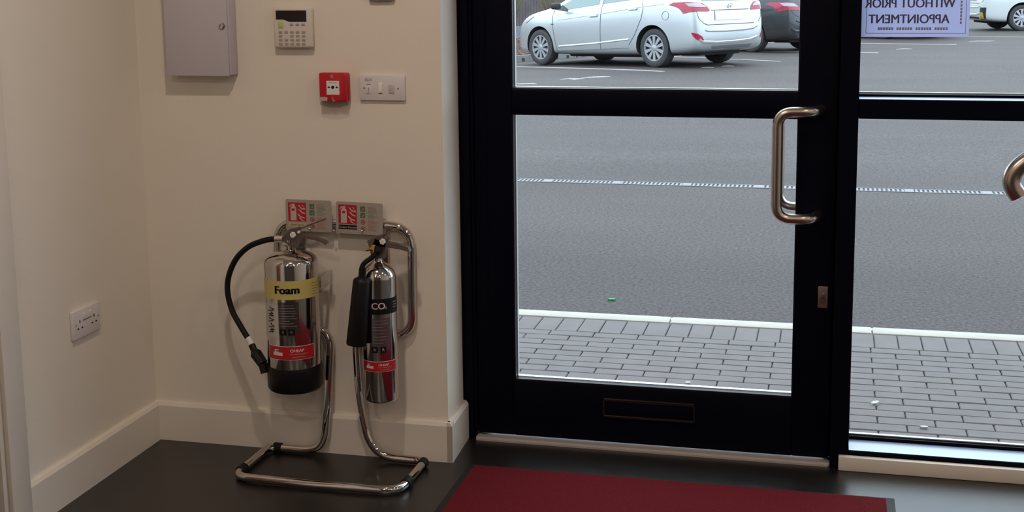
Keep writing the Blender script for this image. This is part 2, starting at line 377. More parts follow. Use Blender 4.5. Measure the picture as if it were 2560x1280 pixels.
# ------------------------------------------------------------------ side window (window_1)
Wn = empty('window_1', (.08, 3.9, 0), kind='structure')
WX0, WX1 = .079, XR-.05
mb = MB()
mb.box((.024, FR, 0), (WX0, 4.03, 2.62), .002, 1)
mb.box((WX1, FR, 0), (XR, 4.03, 2.62), .002, 1)
mb.box((1.45, FR, .057), (1.51, 4.03, 2.62), .002, 1)
for a, b in ((WX0, 1.45), (1.51, WX1)):
    mb.box((a, FR, .03), (b, 4.00, .057), .002, 1); mb.box((a, 4.00, .03), (b, 4.03, .068), .0, 1)
    mb.box((a, FR, 1.066), (b, 4.03, 1.122), .002, 1); mb.box((a, FR, 2.56), (b, 4.03, 2.62), .002, 1)
    mb.box((a, 3.985, 1.122), (b, 4.03, 1.130), 0)
mb.build('window_frame', M['navy'], Wn)
Wled = mat('pale_blue_ledge_reflection', (.42, .50, .66), .28, metal=.4)  # pale blue colour paints the sky's reflection on the navy frame ledges
mb = MB()
for a, b in ((WX0, 1.45), (1.51, WX1)):
    mb.box((a+.001, FR+.004, .0572), (b-.001, 3.998, .0582), 0); mb.box((a+.001, FR+.004, 1.1222), (b-.001, 3.984, 1.1232), 0)
mb.build('ledge_sky_reflection', Wled, Wn, angle=0)
for a, b in ((WX0, 1.45), (1.51, WX1)):
    MB().box((a, 4.008, .068), (b, 4.014, 1.07)).build('window_pane', M['glass'], Wn, angle=0)
    MB().box((a, 4.008, 1.128), (b, 4.014, 2.57)).build('window_pane', M['glass'], Wn, angle=0)
mb = MB()
for z in (.069, 1.131): mb.box((WX0, 4.016, z), (WX1, 4.028, z+.003), 0)
mb.build('spacer_gleam_strip', M['spacer_gleam'], Wn, angle=0)
mb = MB(); mb.box((.050, 3.878, 0), (XR-.01, FR, .044), .003)
struct(mb.build('trim_1', M['skirt']))
# lintel wall above the glazing
struct(MB().box((-1.1345, 3.90, 2.62), (XR, 4.06, ZC)).build('wall_lintel', M['wall'], angle=0))
# building front seen by the sky only: the storey above the shopfront
mbf = MB(); mbf.box((-9, 4.06, -.12), (XL-.14, 4.20, 6)); mbf.box((XL-.14, 4.03, -.12), (-1.136, 4.20, 6)); mbf.box((-1.136, 4.03, 2.62), (XR, 4.2, 6)); mbf.box((XR, 4.03, -.12), (10, 4.2, 6))
struct(mbf.build('wall_facade', mat('pale_facade_render', (.5, .48, .45), .85), angle=0))

# paper notice stuck on the window pane (read from outside)
N = empty('window_notice', (.229, 4.006, 1.298), 'white notice sheet taped on the right window pane, its lettering seen reversed from behind', 'notice')
def A4(x, y): return at(x, y, 4.004)
sh = MB(); sh.box((.0795, 4.0045, 1.297), (.383, 4.0055, 1.51), 0); sh.build('notice_sheet', M['paper'], N, angle=0)
mb = MB(); q = 4.0038
for a in ((.094, 1.307, .374, 1.3085), (.094, 1.307, .0955, 1.50), (.3725, 1.307, .374, 1.50)): mb.box((a[0], q, a[1]), (a[2], q+.0006, a[3]))
mb.build('border_line', M['paperfaint'], N, angle=0)
def mirrored(s, cx, cz, w, size, m, name, bold):
    me = text_mesh(s, size, 0); k = MB(); [k.bm.from_mesh(me) for _ in range(3)]; nv = len(me.vertices); k.bm.verts.ensure_lookup_table()
    xs = [v.co.x for v in k.bm.verts]; sc = w/(max(xs)-min(xs)); mid = (max(xs)+min(xs))/2
    for i, v in enumerate(k.bm.verts): v.co = Vector((cx - (v.co.x-mid)*sc + (i//nv-1)*.0009, 4.0036+.0001*(i//nv), cz + v.co.y))
    k.build(name, m, N, angle=0, fix=False)
mirrored('APPOINTMENT', .2145, 1.3485, .226, .037, M['paperink'], 'lettering', .0004)
mirrored('WITHOUT PRIOR', .2165, 1.394, .252, .037, M['paperink'], 'lettering', .0004)
mirrored('NO ADMISSION', .2165, 1.440, .252, .037, M['paperink'], 'lettering', .0004)
mb = MB()
for i in range(26):
    x = .128 + i*.0076
    if i % 7 != 6: mb.box((x, q, 1.3175), (x+.0058, q+.0006, 1.3255))
mb.build('small_print', M['paperfaint'], N, angle=0); mb = MB()
for i in range(8): mb.box((.357, q, 1.335+i*.010), (.362, q+.0006, 1.342+i*.010))
mb.build('small_print', M['paperfaint'], N, angle=0)

# bronze-lit handrail end reaching in from the right edge
H = empty('handrail', (.66, 3.80, 0), 'curved bronze-toned metal rail end in front of the right window, at the right edge', 'handrail')
pts = catmull([at(2546, 491, 3.8), at(2532, 468, 3.8), at(2530, 445, 3.8), at(2543, 422, 3.8), at(2572, 399, 3.8), at(2610, 382, 3.8), at(2690, 362, 3.8)], 8)
r_ = MB().tube(pts, .0247, 24).build('rail_tube', M['brushed'], H, angle=60)
e = pts[-1]; mb = MB(); mb.tube([(e.x-.02, 3.8, 0.012), (e.x-.02, 3.8, e.z-.005)], .021, 20); mb.cyl((e.x-.02, 3.8, 0), (e.x-.02, 3.8, .012), .05)
mb.build('post', M['brushed'], H)

# ------------------------------------------------------------------ downlight fittings
for i, (lx, ly, lw) in enumerate(LAMPS):
    o = MB().lathe([(.046, 0), (.062, 0), (.060, -.008), (.048, -.006)], (lx, ly, ZC), 32, caps=False).build('ceiling_light', M['white'])
    tag(o, 'round recessed ceiling downlight, %s row from the glass front, %s in its row' % (('first', 'second', 'third')[i//3], ('on the left', 'in the middle', 'on the right')[i % 3]), 'ceiling light', 'recessed ceiling downlights')

# ------------------------------------------------------------------ things on the back wall
yw = YW
# electrical cabinet
C = empty('electrical_cabinet', (-1.9, yw, 1.19), 'light grey metal wall cabinet with a small round key lock, in the top left corner', 'cabinet')
MB().box((-1.990, yw-.048, 1.197), (-1.777, yw, 1.60), .002).build('cabinet_body', M['cab'], C)
dr = MB().box((-1.990, yw-.056, 1.194), (-1.782, yw-.048, 1.60), .002).build('cabinet_door', M['cab'], C)
l_ = MB().lathe([(.0105, 0), (.0095, .004), (.0065, .0055), (.0065, .003), (.0, .003)], (-1.797, yw-.056, 1.346), 24, ax=(0, -1, 0)).build('key_lock', M['chrome'], dr)
l_.rotation_euler = (0, 0, 0)
# wall plate cut by top edge
t = MB().box((-1.343, yw-.018, 1.4165), (-1.262, yw, 1.50), .008, 3).build('wall_plate', mat('grey_plastic_plate', (.36, .31, .28), .45))
tag(t, 'grey rounded wall plate peeking in above the red call point and switch', 'wall plate')
# alarm keypad
K = empty('alarm_keypad', (-1.585, yw, 1.28), 'off-white alarm keypad with dark display, small grey keys and one green button', 'alarm keypad')
kx0, kx1, kz0, kz1, ky = -1.646, -1.519, 1.279, 1.401, yw-.026
mb = MB(); mb.box((kx0-.001, yw-.012, kz0+.004), (kx1-.004, yw, kz1-.006), .004); mb.box((kx0+.002, ky, kz0), (kx1, yw-.008, kz1), .006, 3)
mb.build('housing', M['offwhite'], K)
sw, shh = .098, .0335; sx0, sz1 = kx0+.012, kz1-.010
MB().prism([(0, 0), (sw, 0), (sw, -shh), (sw*.44, -shh), (sw*.24, -shh*.79), (0, -shh*.79)], (sx0, ky-.0002, sz1), (1, 0, 0), (0, 0, 1), .0012).build('display', M['screen'], K, angle=0)
MB().box((sx0+.006, ky-.002, sz1-.053), (sx0+.023, ky+.001, sz1-.033), .002).build('navigation_button', M['keygreen'], K)
kk = 0
rows = [(-.0425, (2, 3, 4)), (-.0650, (0, 1, 2, 3, 4)), (-.0765, (0, 2, 3, 4)), (-.0885, (0, 1, 2, 3, 4)), (-.1005, (0, 1, 2, 3, 4))]
for dz, cols in rows:
    for c in cols:
        x = sx0+.0125+c*.0186; MB().box((x-.0058, ky-.0016, sz1+dz-.0038), (x+.0058, ky+.001, sz1+dz+.0038), .001, 1).build('key', M['key'], K)
# manual call point
P = empty('fire_call_point', (-1.44, yw, 1.12), 'red square break-glass call point with white centre, arrows and a small paper sticker', 'call point')
cx0, cx1, cz0, cz1 = -1.4985, -1.4095, 1.119, 1.205; cy = yw-.036
mb = MB(); mb.box((cx0, cy+.014, cz0), (cx1, yw-.010, cz1), .004); mb.box((cx0-.001, cy, cz0-.001), (cx1-.002, cy+.016, cz1), .005, 3)
mb.build('call_point_body', M['red'], P)
MB().box((cx0+.003, yw-.011, cz0+.002), (cx1-.003, yw, cz1-.003), .003).build('back_box', M['signred'], P)
cm = (cx0+cx1)/2; zc = 1.160
pane = MB().box((cm-.021, cy-.0012, zc-.021), (cm+.020, cy+.001, zc+.021), .001, 1).build('press_panel', mat('white_press_panel', (.74, .72, .70), .35), P)
mb = MB(); mb.lathe([(.0047, 0), (.0047, .0007)], (cm-.0003, cy-.0012, zc+.002), 20, ax=(0, -1, 0))
for s_ in (-1, 1):
    pt = [(s_*.017, .0014), (s_*.013, .0014), (s_*.013, .0038), (s_*.0085, 0), (s_*.013, -.0038), (s_*.013, -.0014), (s_*.017, -.0014)]
    mb.prism(pt if s_ > 0 else pt[::-1], (cm, cy-.0012, zc+.002), (1, 0, 0), (0, 0, 1), .0007)
mb.build('arrows_and_dot', M['ink'], pane)
flat_text('BREAK GLASS', .0042, (cm, cy-.0012, zc+.0165), (1, 0, 0), (0, 0, 1), pane, M['greytext'], 'lettering')
st = MB().box((cx0+.002, cy-.0009, cz0+.002), (cx0+.025, cy+.001, cz0+.013), 0).build('paper_sticker', M['whitelabel'], P, angle=0)
flat_text('C 1/1', .0075, (cx0+.0135, cy-.0009, cz0+.0075), (1, 0, 0), (0, 0, 1), st, M['greytext'], 'lettering')
mb = MB(); mb.prism([(0, .004), (.004, .005), (.006, .001), (.009, -.004), (.014, -.006), (.010, -.008), (.002, -.007), (.004, -.002)], (cm-.006, cy-.0001, cz0+.008), (1, 0, 0), (0, 0, 1), .0009); mb.build('pale_symbol', M['signpink'], P, angle=0); mb = MB()
mb.prism([(0, 0), (.007, .003), (.010, 0), (.008, -.005), (.010, -.009), (.002, -.009)], (cm-.008, cy-.0001, cz1-.007), (1, 0, 0), (0, 0, 1), .0009)
mb.build('pale_symbol', M['signpink'], P, angle=0)
hc = glass_mat('clear_hinged_cover', (.80, .78, .78), .1)
mb = MB(); mb.prism([(-.046, 0), (.046, 0), (.045, -.009), (.020, -.017), (-.020, -.017), (-.045, -.009)], (cm, yw-.030, cz0-.0015), (1, 0, 0), (0, 0, 1), .0015)
mb.build('clear_flap_lip', hc, P, angle=0)
# fused connection unit
U = empty('switch_plate', (-1.306, yw, 1.118), 'white double wall plate marked EL01 with one rocker switch, right of the call point', 'switch')
ux0, ux1, uz0, uz1, uy = -1.380, -1.236, 1.121, 1.197, yw-.011
MB().box((ux0, uy, uz0), (ux1, yw, uz1), .003).build('plate', M['white'], U)
rk = MB(); rk.prism([(0, 0), (.013, 0), (.013, .001), (.0, .001)], (0, 0, 0), (1, 0, 0), (0, 1, 0), .0001) if False else None
MB().box((ux0+.061, uy-.004, uz0+.023), (ux0+.074, uy+.001, uz0+.053), .0015).build('rocker_switch', mat('white_rocker', (.80, .76, .74), .3), U)
MB().box((ux0+.062, uy-.0015, uz0+.0205), (ux0+.073, uy+.0005, uz0+.0225), .0005, 1).build('red_marker', mat('dark_rocker_gap', (.10, .07, .07), .5), U)
MB().box((ux0+.093, uy-.0016, uz0+.021), (ux0+.111, uy+.001, uz0+.048), .001).build('neon_window', mat('grey_indicator_window', (.50, .45, .46), .35), U)
MB().box((ux0+.021, uy-.0016, uz0+.020), (ux0+.040, uy+.001, uz0+.047), .001).build('fuse_holder', M['white'], U)
MB().box((ux0+.0295, uy-.0022, uz0+.030), (ux0+.0312, uy, uz0+.039), 0).build('fuse_slot', M['greytext'], U)
for sxx, szz in ((ux0+.016, uz0+.0375), (ux1-.021, uz0+.0365)):
    MB().lathe([(.0025, 0), (.0025, .0012)], (sxx, uy, szz), 16, ax=(0, -1, 0)).build('screw', M['greytext'], U)
flat_text('EL01', .0125, (ux0+.031, uy, uz0+.062), (1, 0, 0), (0, 0, 1), U, M['greytext'], 'lettering')
for a in ((.024, .0485), (.031, .0487), (.0265, .0265), (.025, .0215)): MB().box((ux0+a[0], uy-.0021, uz0+a[1]-.0006), (ux0+a[0]+.006, uy, uz0+a[1]+.0006)).build('fine_print', M['greytext'], U, angle=0)

# double socket on the left wall
O = empty('wall_socket', (XL, 3.32, .455), 'white double power socket low on the left wall', 'socket')
sy0, sy1, sz0, s1 = 3.248, 3.393, .456, .541; fx = XL+.011
MB().box((XL, sy0, sz0), (fx, sy1, s1), .003).build('plate', M['white'], O)
for c in (3.283, 3.358):
    mb = MB()
    for dy, dz, w, h in ((0, .014, .0022, .0042), (-.0105, -.006, .004, .0022), (.0105, -.006, .004, .0022)):
        mb.box((fx-.001, c+dy-w, sz0+.036+dz-h), (fx+.0004, c+dy+w, sz0+.036+dz+h))
    mb.build('pin_holes', M['ink'], O, angle=0)
for c in (3.305, 3.336):
    MB().box((fx-.001, c-.0065, sz0+.052), (fx+.0035, c+.0065, sz0+.070), .0015).build('rocker_switch', M['white'], O)
MB().box((fx-.001, 3.300, sz0+.049), (fx+.001, 3.341, sz0+.0515), 0).build('switch_shadow_gap', M['greytext'], O, angle=0)
for c in (3.262, 3.381): MB().lathe([(.0024, 0), (.0024, .001)], (fx, c, sz0+.043), 16, ax=(1, 0, 0)).build('screw', M['greytext'], O)

# ------------------------------------------------------------------ fire safety signs
def safety_sign(x0, z1, rot, label, kind):
    w, h = .1505, .0985; y = 3.672
    T = empty('safety_sign', (x0, y, z1-h), label, 'safety sign', 'fire extinguisher identification signs')
    ux = Vector((math.cos(rot), 0, math.sin(rot))); uz = Vector((-math.sin(rot), 0, math.cos(rot))); o = Vector((x0, y, z1))
    def pt(a, b): return o + ux*a - uz*b
    def rect(mb, a0, b0, a1, b1, th=.0006):
        mb.prism([(a0, -b1), (a1, -b1), (a1, -b0), (a0, -b0)], o + Vector((0, -.0001, 0)), ux, uz, th)
    c = .006; n = 5; pl = []
    for (px_, pz_, a0) in ((w-c, -c, 0), (c, -c, 90), (c, -h+c, 180), (w-c, -h+c, 270)):
        for k in range(n+1): a = math.radians(a0 + 90*k/n); pl.append((px_+c*math.cos(a), pz_+c*math.sin(a)))
    mb = MB(); mb.prism(pl, o + Vector((0, .0025, 0)), ux, uz, .0025); mb.build('sign_plate', M['signplate'], T)
    s = .059; a0, b0 = .0085, .009
    mb = MB(); rect(mb, a0, b0, a0+s, b0+s, .0005); rp = mb.build('red_panel', M['signred'], T, angle=0)
    mb = MB(); k = s/59.; L = .0009
    def poly(pts): mb.prism([(a0+p[0]*k, -b0-p[1]*k) for p in pts], o, ux, uz, L)
    poly([(8, 56), (27, 56), (27, 17), (23, 12), (12, 12), (8, 17)][::-1])
    poly([(13, 12), (22, 12), (22, 8), (13, 8)][::-1]); poly([(4, 13), (8, 6), (22, 4), (24, 7), (10, 9), (6, 15)][::-1])
    for (fx_, fy_, ln) in ((33, 7, 22), (45, 6, 13), (34, 20, 24), (30, 34, 26), (36, 46, 22)):
        a = [(0, 0), (5, 2), (ln*.45, 10), (ln*.9, 15)]; b = [(ln*.9, 19), (ln*.45, 16), (6, 10), (2, 5)]
        q_ = [(min(57, fx_+p[0]), min(57, fy_+p[1]*.8)) for p in a+b]
        poly(q_[::-1])
    mb.build('white_flame_and_extinguisher_symbol', mat('sign_cut_out_print', (.50, .42, .39), .45), rp, angle=0)
    mb = MB(); mb.prism([(a0+12*k, -b0-26*k), (a0+22*k, -b0-26*k), (a0+22*k, -b0-19*k), (a0+12*k, -b0-19*k)], o + Vector((0, -.0006, 0)), ux, uz, .0008)
    mb.build('symbol_label', M['signred'], rp, angle=0)
    for i in range(2):
        mb = MB(); rect(mb, .079, .012+i*.0195, .0945, .0275+i*.0195); g_ = mb.build('green_pictogram', M['signgreen'], T, angle=0)
        mb = MB()
        mb.prism([(.083, -.0245-i*.0195), (.089, -.0245-i*.0195), (.0925, -.018-i*.0195), (.088, -.016-i*.0195), (.085, -.021-i*.0195)], o, ux, uz, .0009)
        mb.build('pictogram_mark', M['signgrn2'], g_, angle=0)
    for i in range(2):
        mb = MB(); cc = pt(.0875, .060+i*.0205)
        mb.bm.verts.ensure_lookup_table()
        R1, R2, nn = .0075, .0058, 28
        A = [mb.bm.verts.new(cc + ux*(R1*math.cos(2*PI*j/nn)) + uz*(R1*math.sin(2*PI*j/nn)) + Vector((0, -.0007, 0))) for j in range(nn)]
        B = [mb.bm.verts.new(cc + ux*(R2*math.cos(2*PI*j/nn)) + uz*(R2*math.sin(2*PI*j/nn)) + Vector((0, -.0007, 0))) for j in range(nn)]
        for j in range(nn): mb.bm.faces.new((A[j], A[(j+1) % nn], B[(j+1) % nn], B[j]))
        d_ = (ux+uz).normalized(); e_ = (ux-uz).normalized()
        mb.prism([(-.0065, -.0006), (.0065, -.0006), (.0065, .0006), (-.0065, .0006)], cc + Vector((0, -.0002, 0)), e_, d_, .0006)
        mb.prism([(-.003, -.003), (.003, -.003), (.002, .003), (-.002, .002)], cc + Vector((0, -.0001, 0)), ux, uz, .0005)
        mb.build('prohibition_pictogram', mat('sign_dark_red_print', (.25, .04, .04), .5), T, angle=0)
    mb = MB(); rnd = random.Random(3)
    for r0 in range(9): rect(mb, .103, .0125+r0*.0040, .103+rnd.uniform(.018, .034), .0141+r0*.0040)
    mb.build('green_instruction_text', M['signgrn2'], T, angle=0)
    mb = MB()
    for r0 in range(9): rect(mb, .103, .0530+r0*.0040, .103+rnd.uniform(.016, .032), .0546+r0*.0040)
    mb.build('red_instruction_text', M['signpink'], T, angle=0)
    if kind:
        mb = MB(); rect(mb, a0, .0715, a0+s, .0845); bp_ = mb.build('name_strip', M['ink'], T, angle=0)
        flat_text('Carbon Dioxide', .0088, pt(a0+s/2, .0783)+Vector((0, -.0007, 0)), ux, uz, bp_, M['whitelabel'], 'lettering')
    else:
        mb = MB(); rect(mb, a0, .0715, a0+s, .0845); bp_ = mb.build('name_strip', mat('cream_name_strip', (.45, .40, .27), .5), T, angle=0)
        flat_text('Foam Spray', .0090, pt(a0+s/2, .0783)+Vector((0, -.0007, 0)), ux, uz, bp_, mat('brown_print', (.16, .07, .04), .6), 'lettering')
    return T, pt
T1, p1 = safety_sign(-1.6215, .816, -.004, 'brushed metal safety sign with red panel above the foam extinguisher, its name strip cream', 0)
T2, p2 = safety_sign(-1.4565, .8145, -.018, 'brushed metal safety sign with red panel and black name strip reading Carbon Dioxide', 1)

# ------------------------------------------------------------------ extinguisher stand
G = empty('extinguisher_stand', (-1.44, 3.55, 0), 'chrome tubular floor stand carrying the two fire extinguishers against the cream wall', 'extinguisher stand')
r = .0125; zb = r+.002
path = [(-1.46, 3.407, zb), (-1.708, 3.417, zb), (-1.706, 3.665, zb), (-1.522, 3.668, zb), (-1.500, 3.664, .19), (-1.494, 3.691, .405), (-1.668, 3.692, .405), (-1.662, 3.692, .742),
        (-1.224, 3.692, .742), (-1.228, 3.692, .402), (-1.413, 3.691, .402), (-1.396, 3.664, .19), (-1.360, 3.660, zb), (-1.184, 3.655, zb), (-1.186, 3.413, zb)]
rad = [0, .05, .035, .07, .30, .06, .07, .07, .07, .06, .06, .30, .09, .035, .06]
loop = fillet(path + [path[0]], rad + [0], 10)[:-1]
MB().tube(loop, r, 18, closed=True).build('tube_frame', M['chrome'], G, angle=60)
for a, b in (((-1.690, 3.667, zb), (-1.662, 3.667, zb)), ((-1.7075, 3.455, zb), (-1.7073, 3.488, zb)), ((-1.185, 3.62, zb), (-1.185, 3.648, zb)), ((-1.186, 3.465, zb), (-1.1855, 3.50, zb))):
    a, b = Vector(a), Vector(b); d = (b-a).normalized()
    mb = MB(); mb.tube([a, a+d*.002, b-d*.002, b], [r+.0015, r+.0035, r+.0035, r+.0015], 16); mb.build('rubber_sleeve', M['blackr'], G)
mb = MB(); mb.box((-1.59, 3.675, .737), (-1.34, 3.6785, .765), .002) ; mb.build('sign_bracket', M['chrome'], G)
for (x_, y_) in ((775, 572), (905, 577), (835, 576)):
    c_ = at(x_, y_, 3.667); MB().lathe([(.0035, 0), (.0030, .003), (.001, .0045)], c_, 16, ax=(0, -1, 0)).build('screw', M['screw'], G)
for cx_ in (-1.578, -1.31):
    mb = MB(); mb.box((cx_-.014, 3.675, .60), (cx_+.014, 3.682, .735), .002); mb.box((cx_-.012, 3.655, .665), (cx_+.012, 3.678, .672), .002)
    mb.build('hook_plate', M['darkmetal'], G)
mb = MB(); mb.box((-1.4915, 3.60, .560), (-1.485, 3.684, .592), .002); mb.build('retaining_clip', M['chrome'], G)

# ------------------------------------------------------------------ foam extinguisher
F = empty('foam_extinguisher', (-1.576, 3.60, .245), 'large chrome extinguisher with a yellow Foam band, black foot and black hose', 'fire extinguisher', 'fire extinguishers on the stand')
fc = Vector((-1.5745, 3.590, 0)); R = .0815
cf = Cyl(fc, R)
dome = [(R, .640)] + [(R*math.cos(a), .640+.036*math.sin(a)) for a in [math.radians(k) for k in range(12, 80, 8)]] + [(.018, .6775)]
MB().lathe([(R-.004, .262), (R, .268), (R, .45)] + dome, fc, 72).build('cylinder_body', M['steel'], F, angle=50)
MB().lathe([(R-.012, .245), (R-.003, .247), (R+.0025, .256), (R+.0028, .318), (R+.0015, .3235), (R-.002, .3245)], fc, 72).build('foot_ring', M['black'], F, angle=50)
cf.patch(-R*.999, R*.97, .541, .598, 'yellow_band', M['yellow'], F, lift=.0007)
cf.text('Foam', .0335, -.016, .5695, 'lettering', M['ink'], F, bold=.0011, lift=.0012, sx=1.04)
mb = None
for i in range(5): cf.patch(.058, .074, .5835-i*.0085, .5845-i*.0085, 'band_small_print', M['greytext'], F, lift=.0012, n=6)
cf.patch(-.0795, -.0435, .425, .524, 'handwritten_sticker', M['whitelabel'], F, lift=.0007)
sk = MB(); rnd = random.Random(5)
for k, (h1, h2, h3) in enumerate([(.010, .002, .013), (.013, .006, .004), (.004, .012, .001), (.012, .0, .011), (.008, .013, .003)]):
    z0 = .438+k*.0165; a = -.0685
    pts = [cf.p(math.asin(max(-1, min(1, u/R))), z, .0016) for u, z in [(a-.002, z0), (a+h1, z0+.002), (a+h2, z0+.007), (a+h3, z0+.009), (a+h1*.4, z0+.0125)]]
    sk.tube(catmull(pts, 4), .0011, 6)
sk.build('handwriting', M['ink'], F)
cf.patch(-.042, .018, .436, .533, 'information_film', M['clearlabel'], F, lift=.0005)
for i in range(9):
    w = rnd.uniform(.030, .052); cf.patch(-.040, -.040+w, .522-i*.0078, .5232-i*.0078, 'information_print', mat('info_print', (.30, .27, .26), .5) if i == 0 else bpy.data.materials['info_print'], F, lift=.0009, n=8)
for u in (-.041, -.016):
    cf.patch(u, u+.020, .432, .4505, 'black_pictogram', M['ink'], F, lift=.0010, n=6)
    cf.text('R', .013, u+.010, .4412, 'pictogram_mark', M['greytext'], F, lift=.0014)
def redlab(cy_, u0, u1, z0, z1, par, txt, sc=1.):
    cy_.patch(u0-.0012, u1+.0012, z0-.0012, z1+.0012, 'label_border', M['pinkprint'], par, lift=.0006)
    cy_.patch(u0, u1, z0, z1, 'red_company_label', M['redlabel'], par, lift=.0009)
    h = z1-z0; um = u0+(u1-u0)*.20
    a = cy_.patch(um-.014*sc, um+.012*sc, z0+h*.30, z0+h*.55, 'label_emblem', M['pinkprint'], par, lift=.0012, n=8)
    cy_.patch(um-.010*sc, um+.001*sc, z0+h*.55, z0+h*.78, 'label_emblem', M['pinkprint'], par, lift=.0012, n=8)
    cy_.patch(um-.006*sc, um+.002*sc, z0+h*.60, z0+h*.72, 'emblem_detail', mat('label_blue_grey', (.12, .14, .25), .5), par, lift=.0014, n=6)
    cy_.text('OHEAP', .013*sc, u0+(u1-u0)*.62, z0+h*.68, 'lettering', M['pinkprint'], par, bold=.0002, lift=.0014)
    for k, (a0, a1) in enumerate(((.42, .86), (.5, .80))):
        cy_.patch(u0+(u1-u0)*a0, u0+(u1-u0)*a1, z0+h*(.38-.22*k), z0+h*(.44-.22*k), 'label_small_print', M['signpink'], par, lift=.0013, n=8)
redlab(cf, -.073, .058, .3565, .3965, F, 0)
# head assembly (valve, levers, hose)
nc = Vector((-1.571, 3.590, 0))
mb = MB(); mb.lathe([(.0135, .672), (.0135, .690), (.011, .692), (.011, .700), (.0175, .702), (.0175, .708), (.0125, .710), (.0125, .726)], nc, 24)
mb.build('neck_valve', M['chrome'], F)
v0 = at(690, 600, 3.585); 
mb = MB(); mb.tube(fillet([at(735, 612, 3.59), at(718, 598, 3.585), at(700, 598, 3.582)], .01), .0085, 14); mb.build('hose_outlet', M['chrome'], F)
mb = MB(); g_ = at(712, 621, 3.585); mb.lathe([(.0105, -.006), (.0105, .004), (.009, .006)], g_, 24, ax=(-.3, -1, 0)); mb.build('pressure_gauge', M['chrome'], F)
def strip(ps, Y, wid, th, name, m, par):
    mb = MB(); P_ = [at(a, b, Y) for a, b in ps]; rings = []
    for i, p in enumerate(P_):
        a, b = P_[max(0, i-1)], P_[min(len(P_)-1, i+1)]; t_ = (b-a).normalized(); n_ = t_.cross(Vector((0, 1, 0))).normalized()
        y_ = Vector((0, 1, 0)); rings.append([mb.bm.verts.new(p + y_*sx_*wid/2 + n_*sz_*th/2) for sx_, sz_ in ((-1, -1), (1, -1), (1, 1), (-1, 1))])
    mb.skin(rings); return mb.build(name, m, par)
strip([(700, 602), (715, 592), (738, 577), (775, 562), (812, 548)], 3.585, .022, .004, 'squeeze_lever', M['darkmetal'], F)
strip([(737, 600), (745, 583), (775, 593), (800, 599), (812, 604), (818, 609)], 3.585, .022, .006, 'carry_handle', M['darkmetal'], F)
MB().prism([(a.x, a.z) for a in [at(x, y, 3.57) for x, y in ((700, 600), (722, 574), (745, 570), (748, 592), (738, 622), (714, 610))]][::-1], (0, 3.590, 0), (1, 0, 0), (0, 0, 1), .016).build('valve_housing', M['darkmetal'], F)
MB().lathe([(.0100, 0), (.0100, .004), (.008, .006)], at(733, 587, 3.572), 6, ax=(0, -1, 0)).build('pin_cap', M['hex'], F, angle=20)
MB().lathe([(.005, 0), (.004, .006)], at(748, 580, 3.574), 12, ax=(0, -1, 0)).build('safety_seal', M['hex'], F)
hp = catmull([at(x, y, Y) for x, y, Y in [(700, 598, 3.582), (680, 598, 3.583), (655, 603, 3.588), (620, 618, 3.60), (590, 648, 3.61), (572, 690, 3.62), (569, 730, 3.62), (580, 775, 3.615), (600, 813, 3.605), (620, 846, 3.59), (633, 868, 3.578)]], 8)
MB().tube(hp, .0088, 16).build('hose', M['blackr'], F, angle=60)
MB().tube([at(708, 598, 3.582), at(688, 598, 3.5825)], .0105, 18).build('hose_ferrule', M['screw'], F)
MB().tube([at(621, 845, 3.589), at(632, 866, 3.578)], .0108, 18).build('hose_ferrule', M['hex'], F)
nz_ = [at(x, y, Y) for x, y, Y in [(629, 862, 3.577), (636, 877, 3.570), (640, 884, 3.566), (657, 909, 3.556), (663, 932, 3.552)]]
mb = MB(); mb.tube([nz_[0], nz_[1]], .0105, 10); mb.tube([nz_[1], nz_[2], nz_[3]], [.012, .0185, .0165], 8); mb.tube([nz_[3], nz_[4]], [.0145, .0140], 8)
mb.build('nozzle', M['black'], F, angle=25)

# ------------------------------------------------------------------ CO2 extinguisher
Q = empty('carbon_dioxide_extinguisher', (-1.309, 3.63, .22), 'slim polished extinguisher with a black band reading CO2 and a black horn', 'fire extinguisher', 'fire extinguishers on the stand')
qc = Vector((-1.306, 3.615, 0)); R2 = .0535; cq = Cyl(qc, R2)
dome = [(R2*math.cos(a), .598+.048*math.sin(a)) for a in [math.radians(k) for k in range(0, 72, 8)]] + [(.0165, .648), (.0155, .652), (.0155, .688), (.013, .690)]
MB().lathe([(R2-.012, .2185), (R2-.003, .221), (R2, .227), (R2, .45)] + dome, qc, 64).build('cylinder_body', M['steel'], Q, angle=50)
cq.patch(-R2*.99, R2*.99, .496, .543, 'black_band', M['ink'], Q, lift=.0007)
cq.text('CO', .0275, -.002, .521, 'lettering', M['pinkprint'], Q, bold=.0004, lift=.0012)
cq.text('2', .011, .020, .5155, 'lettering', M['pinkprint'], Q, lift=.0012)
for i in range(3): cq.patch(.041, .049, .513+i*.008, .5142+i*.008, 'band_small_print', M['whitelabel'], Q, lift=.0012, n=5)
cq.patch(-.024, .030, .386, .484, 'information_film', mat('lilac_grey_film_label', (.28, .25, .27), .2, metal=.85), Q, lift=.0006)
for i in range(8):
    w = rnd.uniform(.03, .046); cq.patch(-.020, -.020+w, .476-i*.0098, .4774-i*.0098, 'information_print', M['greytext'], Q, lift=.0010, n=8)
for u in (-.024, .001):
    cq.patch(u, u+.017, .378, .397, 'black_pictogram', M['ink'], Q, lift=.0010, n=6); cq.text('R', .012, u+.0085, .3875, 'pictogram_mark', M['whitelabel'], Q, lift=.0014)
redlab(cq, -.049, .045, .3205, .350, Q, 1, .75)
